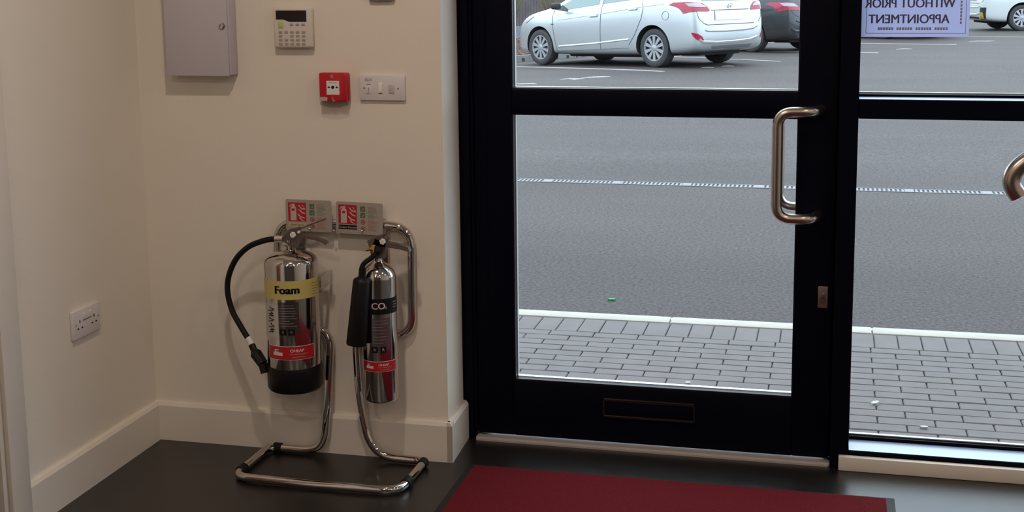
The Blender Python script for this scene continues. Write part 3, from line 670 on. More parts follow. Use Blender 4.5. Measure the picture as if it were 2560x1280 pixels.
# head
def q(x, y, Y=3.60): return at(x, y, Y)
MB().prism([(a.x, a.z) for a in [q(*p) for p in ((921, 600), (957, 585), (968, 596), (962, 645), (932, 645), (925, 618))]][::-1], (0, 3.612, 0), (1, 0, 0), (0, 0, 1), .020).build('valve_body', M['darkmetal'], Q)
strip([(921, 603), (945, 592), (975, 579), (1003, 570)], 3.602, .024, .0035, 'squeeze_lever', M['darkmetal'], Q)
MB().prism([(a.x, a.z) for a in [q(*p) for p in ((940, 596), (962, 603), (1000, 610), (1022, 618), (1026, 629), (1000, 622), (960, 616), (930, 618))]][::-1], (0, 3.612, 0), (1, 0, 0), (0, 0, 1), .020).build('carry_handle', M['darkmetal'], Q)
MB().lathe([(.0100, 0), (.0100, .004), (.008, .006)], q(957, 604, 3.590), 6, ax=(0, -1, 0)).build('pin_cap', M['hex'], Q, angle=20)
mb = MB(); mb.lathe([(.004, -.001), (.0065, 0), (.0065, .006), (.004, .008), (.004, .018)], q(930, 622, 3.585), 12, ax=(-1, -.2, -.25)); mb.lathe([(.009, 0), (.009, .012)], q(938, 617, 3.592), 16, ax=(0, -1, 0)); mb.cyl(q(938, 612, 3.59), q(936, 632, 3.585), .006)
mb.build('brass_outlet', M['brass'], Q)
hp = catmull([q(946, 617, 3.578), q(942, 630, 3.572), q(928, 645, 3.565), q(912, 657, 3.56), q(904, 672, 3.557), q(902, 700, 3.555)], 8)
MB().tube(hp, [.011]*9 + [.0075]*(len(hp)-9), 16).build('swivel_hose', M['blackr'], Q, angle=60)
a, b = q(905, 695, 3.552), q(891, 861, 3.545); d = (b-a).normalized(); L = (b-a).length
mb = MB(); mb.lathe([(.010, -.030), (.011, -.004), (.0235, .004), (.026, .010), (.0305, L-.004), (.0295, L)], a, 36, ax=d); mb.build('discharge_horn', M['black'], Q, angle=45)

# ------------------------------------------------------------------ floor mat
mt = empty('door_mat', (-.43, 3.1, 0), 'dark red carpet mat with black rubber edge in front of the glass door', 'mat')
MB().box((-1.052, 2.2, 0), (.205, 3.682, .006), .002).build('rubber_edge', M['blackr'], mt)
MB().box((-1.030, 2.22, .004), (.181, 3.667, .011), .003).build('carpet_pile', M['mat'], mt)
#OUTSIDE
# ------------------------------------------------------------------ outside ground
def lerp_tab(x, xs, ys):
    if x <= xs[0]: return ys[0]
    for i in range(len(xs)-1):
        if x <= xs[i+1]: t = (x-xs[i])/(xs[i+1]-xs[i]); return ys[i]*(1-t)+ys[i+1]*t
    return ys[-1]
def gz(X, Y): return max(0., Y-9.1)*lerp_tab(X, [-7, -5, -2.8, 0, 5, 12], [-.018, -.013, -.0067, -.005, -.003, -.002])
def sheet(name, m, xs, ys, dz=0.):
    mb = MB(); g = [[mb.bm.verts.new((x, y, gz(x, y)+dz)) for x in xs] for y in ys]
    for j in range(len(ys)-1):
        for i in range(len(xs)-1): mb.bm.faces.new((g[j][i], g[j][i+1], g[j+1][i+1], g[j+1][i]))
    return mb.build(name, m, angle=180, fix=False)
xs = [-60, -40, -25, -16, -12, -9, -7, -6, -5, -4, -2.8, -1.5, 0, 2.5, 5, 8, 12, 18, 30, 50]; ys = [5.53, 7, 9.045, 9.1, 9.17] + [9.17+k*1.6 for k in range(1, 42)]
o = struct(sheet('car_park_ground', M['tarmac'], xs, ys)); bpy.context.view_layer.update()
struct(MB().box((-9, 4.2, -.14), (9, 5.53, -.010)).build('paving_bed', M['joint'], angle=0))
# block paving: one header course along the kerb, then half-bond stretcher rows
mb = MB()
def block(x0, x1, y0, y1):
    g = .0020; dz = random.uniform(-.0012, .0008); mb.box((x0+g, y0+g, -.012), (x1-g, y1-g, dz), .003, 1)
i0 = -34
for i in range(-26, 48): x = -1.109+i*.0932; block(x, x+.0932, 5.235, 5.438)
for k in range(15):
    y1 = 5.235-k*.0695; x0 = -1.123 if k % 2 == 0 else -1.123+.093
    for i in range(-13, 24): block(x0+i*.186, x0+(i+1)*.186, y1-.0695, y1)
struct(mb.build('block_paving', M['paver'], angle=0, fix=False))
mb = MB()
for i in range(-6, 9): mb.box((.192+i*.8415+.002, 5.441, -.1), (.192+(i+1)*.8415-.002, 5.535, .004), .006, 2)
struct(mb.build('paving_kerb', M['kerb'], angle=30))
# drainage channel with slotted grating
dc = empty('drainage_channel', (0, 9.1, 0), 'long thin slotted metal drainage channel crossing the tarmac', 'drain')
dm = MB()
xk = -9.
mb = MB(); mb.box((xk, 9.045, -.03), (9, 9.055, .004)); mb.box((xk, 9.155, -.03), (9, 9.165, .004)); mb.box((xk, 9.045, -.05), (9, 9.165, -.02))
mb.build('channel_rail', M['drain'], dc, angle=0)
x = -4.2; mb = MB()
while x < 4.4:
    mb.box((x, 9.055, -.004), (x+.016, 9.155, .003)); x += .030
for k in range(17): mb.box((-4.0+k*.5, 9.055, -.004), (-3.94+k*.5, 9.155, .0045))
mb.build('grating', M['drain'], dc, angle=0)
MB().box((-4.2, 9.056, -.018), (4.4, 9.154, -.012)).build('channel_void', M['slot'], dc, angle=0)

def ground_strip(name, pts, m, parent=None, dz=.006):
    # pts: outline on the ground, given thickness, following the slope
    mb = MB(); A = [mb.bm.verts.new((x, y, gz(x, y)-.02)) for x, y in pts]; B = [mb.bm.verts.new((x, y, gz(x, y)+dz)) for x, y in pts]; n = len(pts)
    mb.bm.faces.new(B); mb.bm.faces.new(A[::-1])
    for i in range(n): mb.bm.faces.new((A[i], A[(i+1) % n], B[(i+1) % n], B[i]))
    return mb.build(name, m, parent, angle=0)
def bay_line(a, b, w, label, seg=10):
    a, b = Vector(a), Vector(b); d = (b-a).normalized(); n = Vector((-d.y, d.x))*w/2
    L = [a+(b-a)*i/seg for i in range(seg+1)]
    mb = MB(); R_ = []
    for p in L:
        R_.append([mb.bm.verts.new((q_.x, q_.y, gz(q_.x, q_.y)+z)) for q_, z in ((p-n, -.02), (p+n, -.02), (p+n, .008), (p-n, .008))])
    mb.skin(R_)
    return tag(mb.build('parking_line', M['line'], None, angle=0), label, 'road marking', 'painted car park markings')
bay_line((-2.56, 20.33), (-6.4, 23.55), .10, 'white painted bay line nearest the door, in front of the silver estate car')
bay_line((-.87, 22.78), (-6.0, 26.72), .10, 'white painted bay line running under the silver estate car')
bay_line((2.44, 27.97), (-2.2, 29.8), .10, 'white painted bay line just below the hanging notice')
bay_line((.82, 25.22), (-1.6, 26.10), .10, 'short white painted line right of the glass door, nearest below the notice')
bay_line((2.45, 31.5), (7.0, 30.05), .08, 'thin white painted line in front of the white car at the far right')
def worn(pts, label):
    rr = random.Random(len(label)); out = []
    L = [Vector(p) for p in pts]; top, bot = [], []
    for i, p in enumerate(L):
        w = .05+.05*rr.random() if 0 < i < len(L)-1 else .02
        top.append((p.x, p.y+w)); bot.append((p.x, p.y-w))
    o = ground_strip('worn_paint_mark', bot + top[::-1], M['line'])
    return tag(o, label, 'road marking', 'worn paint marks')
worn([(-3.92, 18.98), (-3.80, 19.10), (-3.68, 18.98), (-3.56, 19.06)], 'worn zigzag paint mark below the silver car, its left piece')
worn([(-3.64, 19.22), (-3.5, 19.34), (-3.34, 19.36), (-3.22, 19.34)], 'worn paint mark below the silver car, its right piece')
worn([(-4.45, 18.25), (-4.3, 18.20), (-4.18, 18.22), (-4.08, 18.14)], 'worn paint mark at the lower left corner of the upper door pane')
worn([(-2.05, 21.28), (-1.95, 21.34), (-1.85, 21.28)], 'faint paint speck under the rear of the silver car, the left one')
worn([(-1.76, 21.62), (-1.66, 21.68), (-1.56, 21.62)], 'faint paint speck under the rear of the silver car, the right one')
worn([(1.20, 26.40), (1.35, 26.56), (1.50, 26.52)], 'worn short paint mark right of the mullion, under the notice')
worn([(2.80, 29.25), (3.0, 29.36), (3.2, 29.32), (3.34, 29.42)], 'worn short paint mark in front of the white car')

# small litter
def scrap(x, y, w, h, m, name, label, rz=0.):
    pts = [(-w, -h*.4), (-w*.3, -h), (w*.8, -h*.6), (w, h*.3), (w*.2, h), (-w*.8, h*.5)]
    pts = [(x+a*math.cos(rz)-b*math.sin(rz), y+a*math.sin(rz)+b*math.cos(rz)) for a, b in pts]
    o = ground_strip(name, pts, m, dz=.008); return tag(o, label, 'litter')
scrap(-.955, 5.78, .018, .014, M['leafgreen'], 'green_scrap', 'small bright green scrap lying on the grey tarmac')
scrap(-.482, 4.62, .010, .010, M['litter'], 'white_scrap', 'tiny white scrap on the block paving behind the door pane')
scrap(.176, 4.53, .020, .011, M['litter'], 'white_scrap', 'cream leaf-shaped scrap on the paving, left in the right window', .9)
scrap(.325, 4.31, .013, .009, M['litter'], 'white_scrap', 'small white scrap on the paving, lowest in the right window')

# ------------------------------------------------------------------ cars
M['tyre'] = mat('tyre_rubber', (.045, .046, .050), .75)
M['arch'] = mat('wheel_arch_liner', (.02, .02, .022), .9)
M['rim'] = mat('silver_wheel_trim', (.42, .44, .47), .35, metal=.5)
M['carglass'] = mat('tinted_car_glass', (.16, .24, .25), .08, spec=.9)
M['taillamp'] = mat('red_tail_lamp', (.38, .012, .045), .15, coat=.5)
M['clearlamp'] = mat('clear_lamp_lens', (.45, .42, .46), .12)
M['plate'] = mat('blank_white_number_plate', (.95, .95, .93), .5)
M['plateyellow'] = mat('yellow_number_plate', (.5, .36, .04), .5)
M['seam'] = mat('panel_gap_shadow_line', (.12, .13, .14), .7)
M['carblack'] = mat('black_car_trim', (.02, .02, .022), .5)
WB = 2.80
def car_body(paint, root):
    K = WB/2.65
    st = [(-.962, .46, .50, .60), (-.955, .40, .64, .64), (-.935, .33, .735, .74), (-.90, .28, .80, .93), (-.865, .26, .835, 1.03), (-.80, .245, .86, 1.12), (-.70, .23, .875, 1.27), (-.60, .22, .882, 1.385), (-.48, .21, .886, 1.445),
          (-.25, .20, .89, 1.475), (.2, .19, .89, 1.49), (.8, .185, .89, 1.50), (1.2, .185, .89, 1.49), (1.5, .185, .89, 1.455), (1.8, .185, .888, 1.37), (2.1, .185, .885, 1.22), (2.35, .19, .882, 1.085), (2.5, .19, .878, 1.02),
          (2.75, .19, .868, .965), (2.95, .19, .85, .92), (3.1, .195, .82, .865), (3.24, .205, .775, .79), (3.33, .23, .71, .70), (3.39, .30, .61, .60), (3.405, .38, .46, .54)]
    mb = MB(); bm = mb.bm; rings = []
    for x, zb, W_, zt in st:
        xx = x*K if x > 0 else x
        belt = max(.90, min(1.10, 1.115-.085*max(0, x))); zB = min(belt, zt-.035); g = max(0, min(1, (zt-zB)/.5))
        pts = [(0, zb), (.6*W_, zb), (.90*W_, zb+.01), (.975*W_, min(zb+.07, zt-.1)), (W_*.99, zb+(zB-zb)*.28), (W_, zb+(zB-zb)*.55), (W_*.992, zb+(zB-zb)*.78), (W_*.955, zB-.015), (W_*.925, zB),
               (W_*(.90-.12*g), zB+(zt-zB)*.5), (W_*(.86-.19*g), zB+(zt-zB)*.88), (W_*(.74-.20*g), zB+(zt-zB)*.965), (W_*.35, zt-.003), (0, zt)]
        row = [bm.verts.new((xx, y, z)) for y, z in pts] + [bm.verts.new((xx, -y, z)) for y, z in pts[-2:0:-1]]
        rings.append(row)
    mb.skin(rings)
    o = mb.build('car_body', [paint, M['arch']], root, angle=0)
    s = o.modifiers.new('s', 'SUBSURF'); s.levels = 2; s.render_levels = 2
    cut = MB()
    for x in (0, WB):
        for sg in (-1, 1): cut.lathe([(.378, 0), (.378, .5)], (x, sg*.56, .318), 48, ax=(0, sg, 0))
    c = cut.build('cutter', M['arch'], None, angle=0)
    b = o.modifiers.new('b', 'BOOLEAN'); b.object = c; b.operation = 'DIFFERENCE'; b.solver = 'EXACT'; b.material_mode = 'TRANSFER'
    dg = bpy.context.evaluated_depsgraph_get(); me = bpy.data.meshes.new_from_object(o.evaluated_get(dg)); o.modifiers.clear(); o.data = me
    bpy.data.objects.remove(c)
    me.polygons.foreach_set('use_smooth', [True]*len(me.polygons)); me.set_sharp_from_angle(angle=math.radians(40))
    bm2 = bmesh.new(); bm2.from_mesh(me); return o, BVHTree.FromBMesh(bm2)
def decal(bvh, pts, d, name, m, parent, lift=.004, cuts=3):
    # a thin moulded piece that follows the body: pts are 3D outline points near the surface, d the direction to press along
    d = Vector(d).normalized(); pts = [Vector(p) for p in pts]; mb = MB()
    vs = [mb.bm.verts.new(p) for p in pts]; f = mb.bm.faces.new(vs); bmesh.ops.triangulate(mb.bm, faces=[f])
    for k in range(cuts): 
        long = [e for e in mb.bm.edges if e.calc_length() > .03]
        if long: bmesh.ops.subdivide_edges(mb.bm, edges=long, cuts=1, use_grid_fill=True); bmesh.ops.triangulate(mb.bm, faces=[f for f in mb.bm.faces if len(f.verts) > 4])
    for v in mb.bm.verts:
        h = bvh.ray_cast(v.co - d*1.5, d, 3)
        if h[0] is not None: v.co = h[0] - d*lift
    return mb.build(name, m, parent, angle=30)
def ribbon(bvh, pts, w, d, name, m, parent, lift=.003):
    d = Vector(d).normalized(); P_ = [Vector(p) for p in pts]; Q_ = []
    for a, b in zip(P_, P_[1:]):
        n = max(1, int((b-a).length/.05)); Q_ += [a+(b-a)*k/n for k in range(n)]
    Q_.append(P_[-1]); H_ = []
    for p in Q_:
        h = bvh.ray_cast(p-d*1.5, d, 3)
        if h[0] is not None: H_.append(h[0]-d*lift)
    if len(H_) < 2: return None
    mb = MB(); mb.tube(H_, w/2, 6); return mb.build(name, m, parent)
def wheel(root, x, sg):
    y1 = sg*.855; R_ = .318
    c = Vector((x, y1, R_)); ax = Vector((0, sg, 0))
    w = MB().lathe([(.20, -.19), (.285, -.20), (.312, -.19), (.318, -.16), (.318, -.045), (.311, -.015), (.285, .0), (.235, -.004), (.214, -.012), (.205, -.05)], c, 48, caps=False, ax=ax).build('wheel', M['tyre'], root, angle=40)
    mb = MB(); mb.lathe([(.06, -.028), (.205, -.045), (.205, -.15), (.02, -.15)], c, 40, ax=ax); mb.build('wheel_backing', M['arch'], w)
    mb = MB(); mb.lathe([(.193, -.030), (.200, -.008), (.2155, -.008), (.2155, -.04), (.196, -.05)], c, 48, caps=False, ax=ax); mb.lathe([(.054, -.03), (.050, -.008), (.030, -.003), (.001, -.002)], c, 32, ax=ax)
    for k in range(10):
        a = 2*PI*(k+.5)/10; u_ = Vector((math.cos(a), 0, math.sin(a))); v_ = Vector((-math.sin(a), 0, math.cos(a)))
        P4 = [(.045, -.016), (.198, -.030), (.198, .030), (.045, .016)]
        A = [mb.bm.verts.new(c + ax*(-.012) + u_*p + v_*t_) for p, t_ in P4]; B = [mb.bm.verts.new(c + ax*(-.030) + u_*p + v_*t_) for p, t_ in P4]
        mb.bm.faces.new(A); mb.bm.faces.new(B[::-1])
        for i in range(4): mb.bm.faces.new((A[i], A[(i+1) % 4], B[(i+1) % 4], B[i]))
    mb.build('wheel_trim', M['rim'], w, angle=30)
def car(name, paint, rear, ang, label, cat='car', plate='white', detail=True, lampz=0.):
    root = empty(name, (0, 0, 0), label, cat, 'parked cars')
    body, bvh = car_body(paint, root)
    for x in (0, WB):
        for sg in (1, -1): wheel(root, x, sg)
    K = WB/2.65
    for sg in (1, -1):
        dd = (0, -sg, 0); Y_ = sg*.9
        def s(pts): return [(x, Y_, z) for x, z in pts]
        # side glazing: front, rear, quarter
        decal(bvh, s([(1.30, 1.05), (1.34, 1.39), (1.70, 1.33), (2.02, 1.18), (2.36, 1.00), (2.10, .975)]), dd, 'side_window', M['carglass'], root)
        decal(bvh, s([(.50, 1.115), (.46, 1.40), (1.24, 1.40), (1.22, 1.055)]), dd, 'side_window', M['carglass'], root)
        decal(bvh, s([(-.42, 1.16), (-.34, 1.32), (.36, 1.40), (.40, 1.125)]), dd, 'side_window', M['carglass'], root)
        decal(bvh, s([(2.46, .985), (2.06, .945), (2.08, .985), (2.28, 1.06)]), dd, 'mirror_triangle', M['carblack'], root, lift=.008)
        sm = [[(1.24, 1.40), (1.195, 1.04), (1.20, .80), (1.21, .52), (1.221, .29)], [(.24, 1.10), (.203, .966), (.234, .813), (.391, .543), (.542, .366)], [(2.332, .253), (.549, .317)], [(2.45, .97), (2.42, .70), (2.332, .253)]]
        for pl in sm: ribbon(bvh, s(pl), .008, dd, 'panel_gap', M['seam'], body)
        ribbon(bvh, s([(2.3, .80), (1.2, .895), (.3, .99), (-.25, 1.03)]), .035, dd, 'shoulder_crease', paint, body, lift=-.010)
        ribbon(bvh, s([(2.284, .338), (1.4, .39), (.533, .464)]), .045, dd, 'door_crease', paint, body, lift=-.012)
        for hx, hz in ((1.27, .865), (.33, .965)): decal(bvh, s([(hx, hz), (hx+.02, hz+.016), (hx+.19, hz+.006), (hx+.21, hz-.005), (hx+.19, hz-.016), (hx+.02, hz-.012)]), dd, 'door_handle', paint, root, lift=.020, cuts=1); ribbon(bvh, s([(hx+.01, hz-.022), (hx+.2, hz-.026)]), .008, dd, 'handle_shadow_gap', M['seam'], body)
        ribbon(bvh, s([(2.40, .728), (2.47, .728)]), .016, dd, 'side_marker', M['seam'], body)
        mb = MB(); mb.box((2.14, sg*.90, .985), (2.28, sg*1.05, 1.10), .035, 3); mb.build('wing_mirror', M['carblack'] if detail else paint, root)
        # lamps
        dl = Vector((1, -sg*.8, 0))
        def m_(L): return [(x, sg*y, z+lampz) for x, y, z in L]
        decal(bvh, m_([(-.272, .799, 1.008), (-.363, .777, 1.047), (-.577, .772, 1.049), (-.76, .752, 1.044), (-.859, .622, 1.024), (-.883, .541, .972), (-.901, .49, .909), (-.905, .515, .892), (-.889, .763, .899), (-.776, .836, .889), (-.655, .856, .865), (-.595, .846, .915), (-.52, .83, .955), (-.381, .81, .989)]), dl, 'tail_lamp', M['taillamp'], root, lift=.012)
        decal(bvh, m_([(-.61, .784, 1.025), (-.765, .758, 1.034), (-.859, .665, 1.021), (-.881, .567, .977), (-.888, .557, .955), (-.852, .773, .966), (-.725, .803, .977)]), dl, 'lamp_lens', M['clearlamp'], root, lift=.018)
        if detail: decal(bvh, m_([(-.812, .849, .566), (-.903, .786, .545), (-.935, .717, .499), (-.943, .679, .436), (-.909, .77, .44), (-.878, .811, .467), (-.841, .836, .512)]), dl, 'reflector', M['taillamp'], root, lift=.008)
        decal(bvh, [(3.2, sg*.80, .80), (3.127, sg*.79, .844), (2.93, sg*.80, .875), (3.064, sg*.82, .803), (3.2, sg*.80, .74)], (-1, -sg, -.2), 'headlamp', M['clearlamp'], root, lift=.010)
        ribbon(bvh, m_([(-.797, .751, 1.028-lampz), (-.879, .783, .9-lampz), (-.907, .761, .784-lampz), (-.93, .66, .70-lampz)]), .008, dl, 'panel_gap', M['seam'], body)
    dr = (1, 0, 0)
    decal(bvh, [(-.9, y, z) for y, z in [(-.62, 1.07), (-.52, 1.36), (.52, 1.36), (.62, 1.07)]], (1, 0, -.3), 'rear_window', M['carglass'], root)
    decal(bvh, [(2.2, y, z) for y, z in [(-.70, 1.0), (-.52, 1.40), (.52, 1.40), (.70, 1.0)]], (-1, 0, -.5), 'windscreen', M['carglass'], root)
    decal(bvh, [(-.95, y, z) for y, z in [(-.29, .745), (-.31, .895), (.38, .90), (.41, .75)]], dr, 'number_plate', M['plate'] if plate == 'white' else M['plateyellow'], root, lift=.015)
    for pl in ([(.66, .70), (.60, .678), (-.53, .679)], [(-.45, .905), (.46, .907)]):
        ribbon(bvh, [(-.95, y, z) for y, z in pl], .012, dr, 'panel_gap', M['seam'], body)
    ribbon(bvh, [(-.95, y, z) for y, z in [(.66, .60), (.60, .582), (.2, .570), (-.2, .575), (-.50, .59), (-.62, .63)]], .045, dr, 'bumper_ledge', paint, body, lift=-.010)
    ribbon(bvh, [(-.95, y, z) for y, z in [(.76, .46), (.70, .415), (.4, .395), (0, .395), (-.4, .41), (-.60, .45)]], .06, dr, 'bumper_lip', paint, body, lift=-.012)
    mb = MB(); mb.box((-.70, -.50, .18), (-.3, .55, .26), .03); mb.box((.3, -.6, .15), (2.3, .6, .22), .03)
    mb.build('underbody', M['arch'], root)
    decal(bvh, [(-.95, y, z) for y, z in [(-.50, .34), (-.46, .29), (.46, .29), (.50, .34)]], dr, 'bumper_insert', M['carblack'] if not detail else mat('bumper_grey', (.16, .17, .18), .5), root, lift=.004)
    if plate != 'white':
        decal(bvh, [(-.9, -.84, .58), (-.93, -.60, .58), (-.93, -.56, .28), (-.88, -.80, .28)], (1, .7, 0), 'bumper_insert', M['carblack'], root, lift=.006)
        decal(bvh, [(-.9, -.72, .46), (-.93, -.58, .46), (-.93, -.57, .30), (-.88, -.76, .30)], (1, .7, 0), 'reflector', M['plateyellow'], root, lift=.012)
    if detail:
        h = bvh.ray_cast(Vector((-2, 0, .968)), Vector((1, 0, 0)), 3)[0]
        mb = MB(); n = 28
        ring_ = [Vector((h.x-.012, .062*math.cos(2*PI*i/n), h.z+.040*math.sin(2*PI*i/n))) for i in range(n)]
        mb.tube(ring_, .004, 6, closed=True)
        mb.tube(catmull([(h.x-.013, .030, h.z+.026), (h.x-.013, .022, h.z-.004), (h.x-.013, .028, h.z-.026)], 5), .006, 6)
        mb.tube(catmull([(h.x-.013, -.028, h.z+.026), (h.x-.013, -.022, h.z+.004), (h.x-.013, -.030, h.z-.026)], 5), .006, 6)
        mb.tube(catmull([(h.x-.013, .022, h.z-.006), (h.x-.013, 0, h.z+.002), (h.x-.013, -.022, h.z+.004)], 5), .005, 6)
        mb.build('emblem', M['chrome'], root)
        ribbon(bvh, [(-.30+.075*math.cos(a), .9, .84+.07*math.sin(a)) for a in [2*PI*i/20 for i in range(21)]], .006, (0, -1, 0), 'fuel_cap_gap', M['seam'], body)
    f2 = Vector((-math.sin(ang), math.cos(ang), 0)); p0 = Vector(rear); left = Vector((-f2.y, f2.x, 0))
    orig = p0 - left*.80      # rear axle centre from the left rear wheel contact
    def G3(p): return Vector((p.x, p.y, gz(p.x, p.y)))
    a, b = G3(orig), G3(orig+f2*WB); fx_ = (b-a).normalized(); c1, c2 = G3(orig+left*.78), G3(orig-left*.78); ly_ = (c1-c2).normalized(); up = fx_.cross(ly_).normalized(); ly_ = up.cross(fx_)
    root.rotation_euler = Matrix(((fx_.x, ly_.x, up.x), (fx_.y, ly_.y, up.y), (fx_.z, ly_.z, up.z))).to_euler(); root.location = (a.x, a.y, (c1.z+c2.z)/2)
    return root
silver = mat('silver_metallic_paint', (.56, .595, .61), .36, metal=.6, coat=.6)
CA = car('estate_car', silver, (-2.80, 21.36, 0), math.radians(54), 'silver estate car with red tail lamps, nearest behind the glass door')
CB = car('hatchback_car', mat('dark_grey_metallic_paint', (.05, .053, .058), .3, metal=.4, coat=.6), (-1.509, 25.69, 0), math.radians(54), 'dark grey car partly hidden behind the rear of the silver estate car', detail=False, lampz=-.09)
CC = car('hatchback_car', mat('mid_grey_metallic_paint', (.15, .16, .175), .3, metal=.4, coat=.6), (1.12, 30.60, 0), math.radians(50), 'parked car hidden behind the hanging notice, only its tyre bottoms showing', detail=False)
CD = car('saloon_car', mat('white_car_paint', (.60, .64, .65), .3, coat=.6), (4.10, 35.85, 0), math.radians(-76), 'white car at the far right behind the notice, one silver wheel showing', plate='yellow', detail=False)

# ------------------------------------------------------------------ planting bed, kerb with drain slots, fence and shrubs
kd1 = Vector((math.cos(math.radians(42)), math.sin(math.radians(42)))); kd2 = Vector((math.cos(math.radians(70)), math.sin(math.radians(70))))
k0 = Vector((-5.98, 24.41)); kn = Vector((-.829, .559))
def kp(t): return k0+kd1*t if t < 1.4 else k0+kd1*1.4+kd2*(t-1.4)
def kdir(t): return kd1 if t < 1.39 else kd2
mb = MB(); a0 = -14.1
while a0 < 12:
    a, b = kp(a0), kp(a0+.49)
    A = []; 
    for z in (-.1, .13):
        for p in (a, b, b+kn*.15, a+kn*.15): A.append(mb.bm.verts.new((p.x, p.y, gz(p.x, p.y)+z)))
    for f in ((0, 1, 2, 3), (4, 7, 6, 5), (0, 4, 5, 1), (1, 5, 6, 2), (2, 6, 7, 3), (3, 7, 4, 0)): mb.bm.faces.new([A[i] for i in f])
    a0 += .50
struct(mb.build('car_park_kerb', mat('grey_concrete_kerb', (.27, .28, .28), .8, noise=.08, nscale=6), angle=0))
mb = MB(); a0 = -14.25
while a0 < 12:
    p = kp(a0); kd = kdir(a0); w = .03
    A = []
    for z in (.015, .075):
        for q_ in (p-kd*w-kn*.006, p+kd*w-kn*.006, p+kd*w+kn*.01, p-kd*w+kn*.01): A.append(mb.bm.verts.new((q_.x, q_.y, gz(p.x, p.y)+z)))
    for f in ((0, 1, 2, 3), (4, 7, 6, 5), (0, 4, 5, 1), (1, 5, 6, 2), (2, 6, 7, 3), (3, 7, 4, 0)): mb.bm.faces.new([A[i] for i in f])
    a0 += .25
struct(mb.build('kerb_drain_slots', M['slot'], angle=0))
def bedh(s_): return .10+.23*min(1, s_/3.0)
mb = MB(); rows_ = []
for i in range(60):
    t = -14+i*.45; rows_.append([])
    for j in range(13):
        p = kp(t)+kn*(.15+j*.30); rows_[-1].append(mb.bm.verts.new((p.x, p.y, gz(p.x, p.y)+bedh(.15+j*.30)+random.uniform(-.02, .02))))
for i in range(59):
    for j in range(12): mb.bm.faces.new((rows_[i][j], rows_[i+1][j], rows_[i+1][j+1], rows_[i][j+1]))
struct(mb.build('planting_bed', M['bark'], angle=0))
# bark chips you could not count
mb = MB()
for i in range(7000):
    t = random.uniform(-4, 3); s_ = random.uniform(.16, 3.3); p = kp(t)+kn*s_; z = gz(p.x, p.y)+bedh(s_)+.02; r3 = Vector([random.uniform(-1, 1) for _ in range(3)]).normalized(); u_ = r3.orthogonal().normalized()
    L_, w_ = random.uniform(.02, .055), random.uniform(.008, .02); c_ = Vector((p.x, p.y, z)); v_ = r3.cross(u_)*.008
    v4 = [mb.bm.verts.new(c_+r3*a*L_+u_*b*w_+v_*e_) for e_ in (-1, 1) for a, b in ((-1, -1), (1, -1), (1, 1), (-1, 1))]
    for f in ((0, 1, 2, 3), (4, 7, 6, 5), (0, 4, 5, 1), (1, 5, 6, 2), (2, 6, 7, 3), (3, 7, 4, 0)): mb.bm.faces.new([v4[k] for k in f])
cm_ = mat('bark_chips', (.16, .10, .085), .9, noise=.7, nscale=11)
tag(mb.build('bark_chips', cm_, angle=0, fix=False), 'brown bark chips covering the bed behind the kerb', 'bark mulch', kind='stuff')
fn = empty('timber_fence', (0, 0, 0), 'weathered purple-brown timber fence behind the planting bed and cars', 'fence')
def fp(t, s_=4.2): return kp(t)+kn*s_
mb = MB(); t = -12.
while t < 22:
    p = fp(t); kd = kdir(t); w = .11; zg = -.35; h = 1.75+random.uniform(-.02, .02); A = []
    for z in (zg, h):
        for q_ in (p, p+kd*w, p+kd*w+kn*.02, p+kn*.02): A.append(mb.bm.verts.new((q_.x, q_.y, z)))
    for f in ((0, 1, 2, 3), (4, 7, 6, 5), (0, 4, 5, 1), (1, 5, 6, 2), (2, 6, 7, 3), (3, 7, 4, 0)): mb.bm.faces.new([A[i] for i in f])
    t += .125
mb.build('fence_panel', M['fence'], fn, angle=0)
mb = MB(); L_ = [fp(-12, 4.28), fp(1.4, 4.28), fp(22, 4.28)]; mb.tube([(q_.x, q_.y, 1.3) for q_ in L_], .05, 4); mb.tube([(q_.x, q_.y, .3) for q_ in L_], .05, 4)
mb.build('fence_rail', M['fence'], fn, angle=0)
mb = MB()
for q0, q1 in ((fp(-12, 4.15), fp(1.4, 4.15)), (fp(1.4, 4.15), fp(22, 4.15))):
    v8 = [mb.bm.verts.new((q_.x, q_.y, z)) for z in (-.4, .20) for q_ in (q0, q1, q1+kn*.04, q0+kn*.04)]
    for f in ((0, 1, 2, 3), (4, 7, 6, 5), (0, 4, 5, 1), (1, 5, 6, 2), (2, 6, 7, 3), (3, 7, 4, 0)): mb.bm.faces.new([v8[i] for i in f])
mb.build('gravel_board', mat('pale_concrete_board', (.22, .235, .27), .85, noise=.2, nscale=3), fn, angle=0)
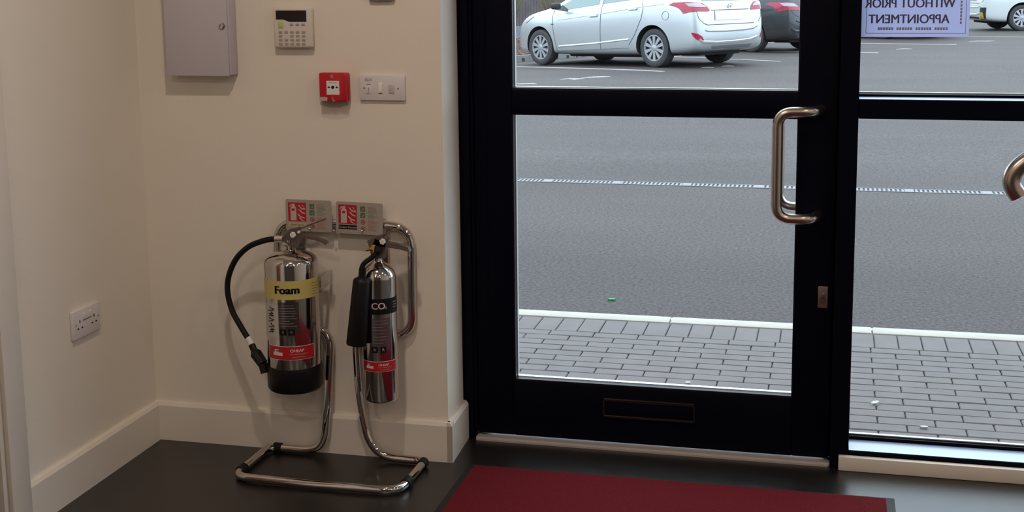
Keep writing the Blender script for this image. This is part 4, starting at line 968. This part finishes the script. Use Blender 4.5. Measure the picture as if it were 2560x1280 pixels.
for k, (t, s_) in enumerate([(-.6, 2.7), (.5, 3.0), (1.7, 2.6), (2.9, 3.1), (4.2, 2.8), (-1.9, 2.9)]):
    p = fp(t, s_); zg = gz(p.x, p.y)+bedh(s_)-.03; SB = empty('bare_shrub', (p.x, p.y, zg), ['leafless pale-stemmed shrub by the fence, at the left edge of the door pane', 'leafless pale-stemmed shrub second from the door pane edge', 'leafless pale-stemmed shrub above the silver car bonnet', 'leafless shrub behind the silver car windscreen', 'leafless shrub furthest behind the silver car', 'leafless shrub hidden left of the door pane'][k], 'shrub', 'bare shrubs by the fence')
    mb = MB()
    for j in range(34):
        a = random.uniform(0, 2*PI); l_ = random.uniform(.8, 1.5); sp = random.uniform(.1, .45)
        e_ = Vector((p.x+math.cos(a)*sp, p.y+math.sin(a)*sp, zg+l_)); m_ = Vector((p.x+math.cos(a)*sp*.35, p.y+math.sin(a)*sp*.35, zg+l_*.5))
        mb.tube([(p.x+random.uniform(-.05, .05), p.y, zg-.08), m_, e_], [.017, .014, .008], 5)
    mb.build('stems', M['stem'], SB, angle=0)
for k, (t, s_) in enumerate([(-.75, 3.2), (.15, 3.3), (-1.7, 3.2)]):
    p = fp(t, s_); zg = gz(p.x, p.y)+bedh(s_)-.03
    mb = MB()
    for j in range(420):
        d_ = Vector((random.gauss(0, 1), random.gauss(0, 1), abs(random.gauss(0, 1)))).normalized(); c_ = Vector((p.x, p.y, zg))+Vector((d_.x*.28, d_.y*.28, d_.z*.38))*random.uniform(.5, 1)
        u_ = d_.orthogonal().normalized()*.035; v_ = d_.cross(u_).normalized()*.02
        q4 = [mb.bm.verts.new(c_+x) for x in (-u_, -v_, u_, v_)]; mb.bm.faces.new(q4)
    mb.tube([(p.x, p.y, zg-.08), (p.x, p.y, zg+.25)], .02, 6)
    tag(mb.build('green_shrub', M['leaf'], angle=0, fix=False), ['low green shrub on the bark bed at the left edge of the door pane', 'low green shrub on the bark bed just ahead of the silver car', 'low green shrub on the bark bed hidden left of the door pane'][k], 'shrub', 'low green shrubs')
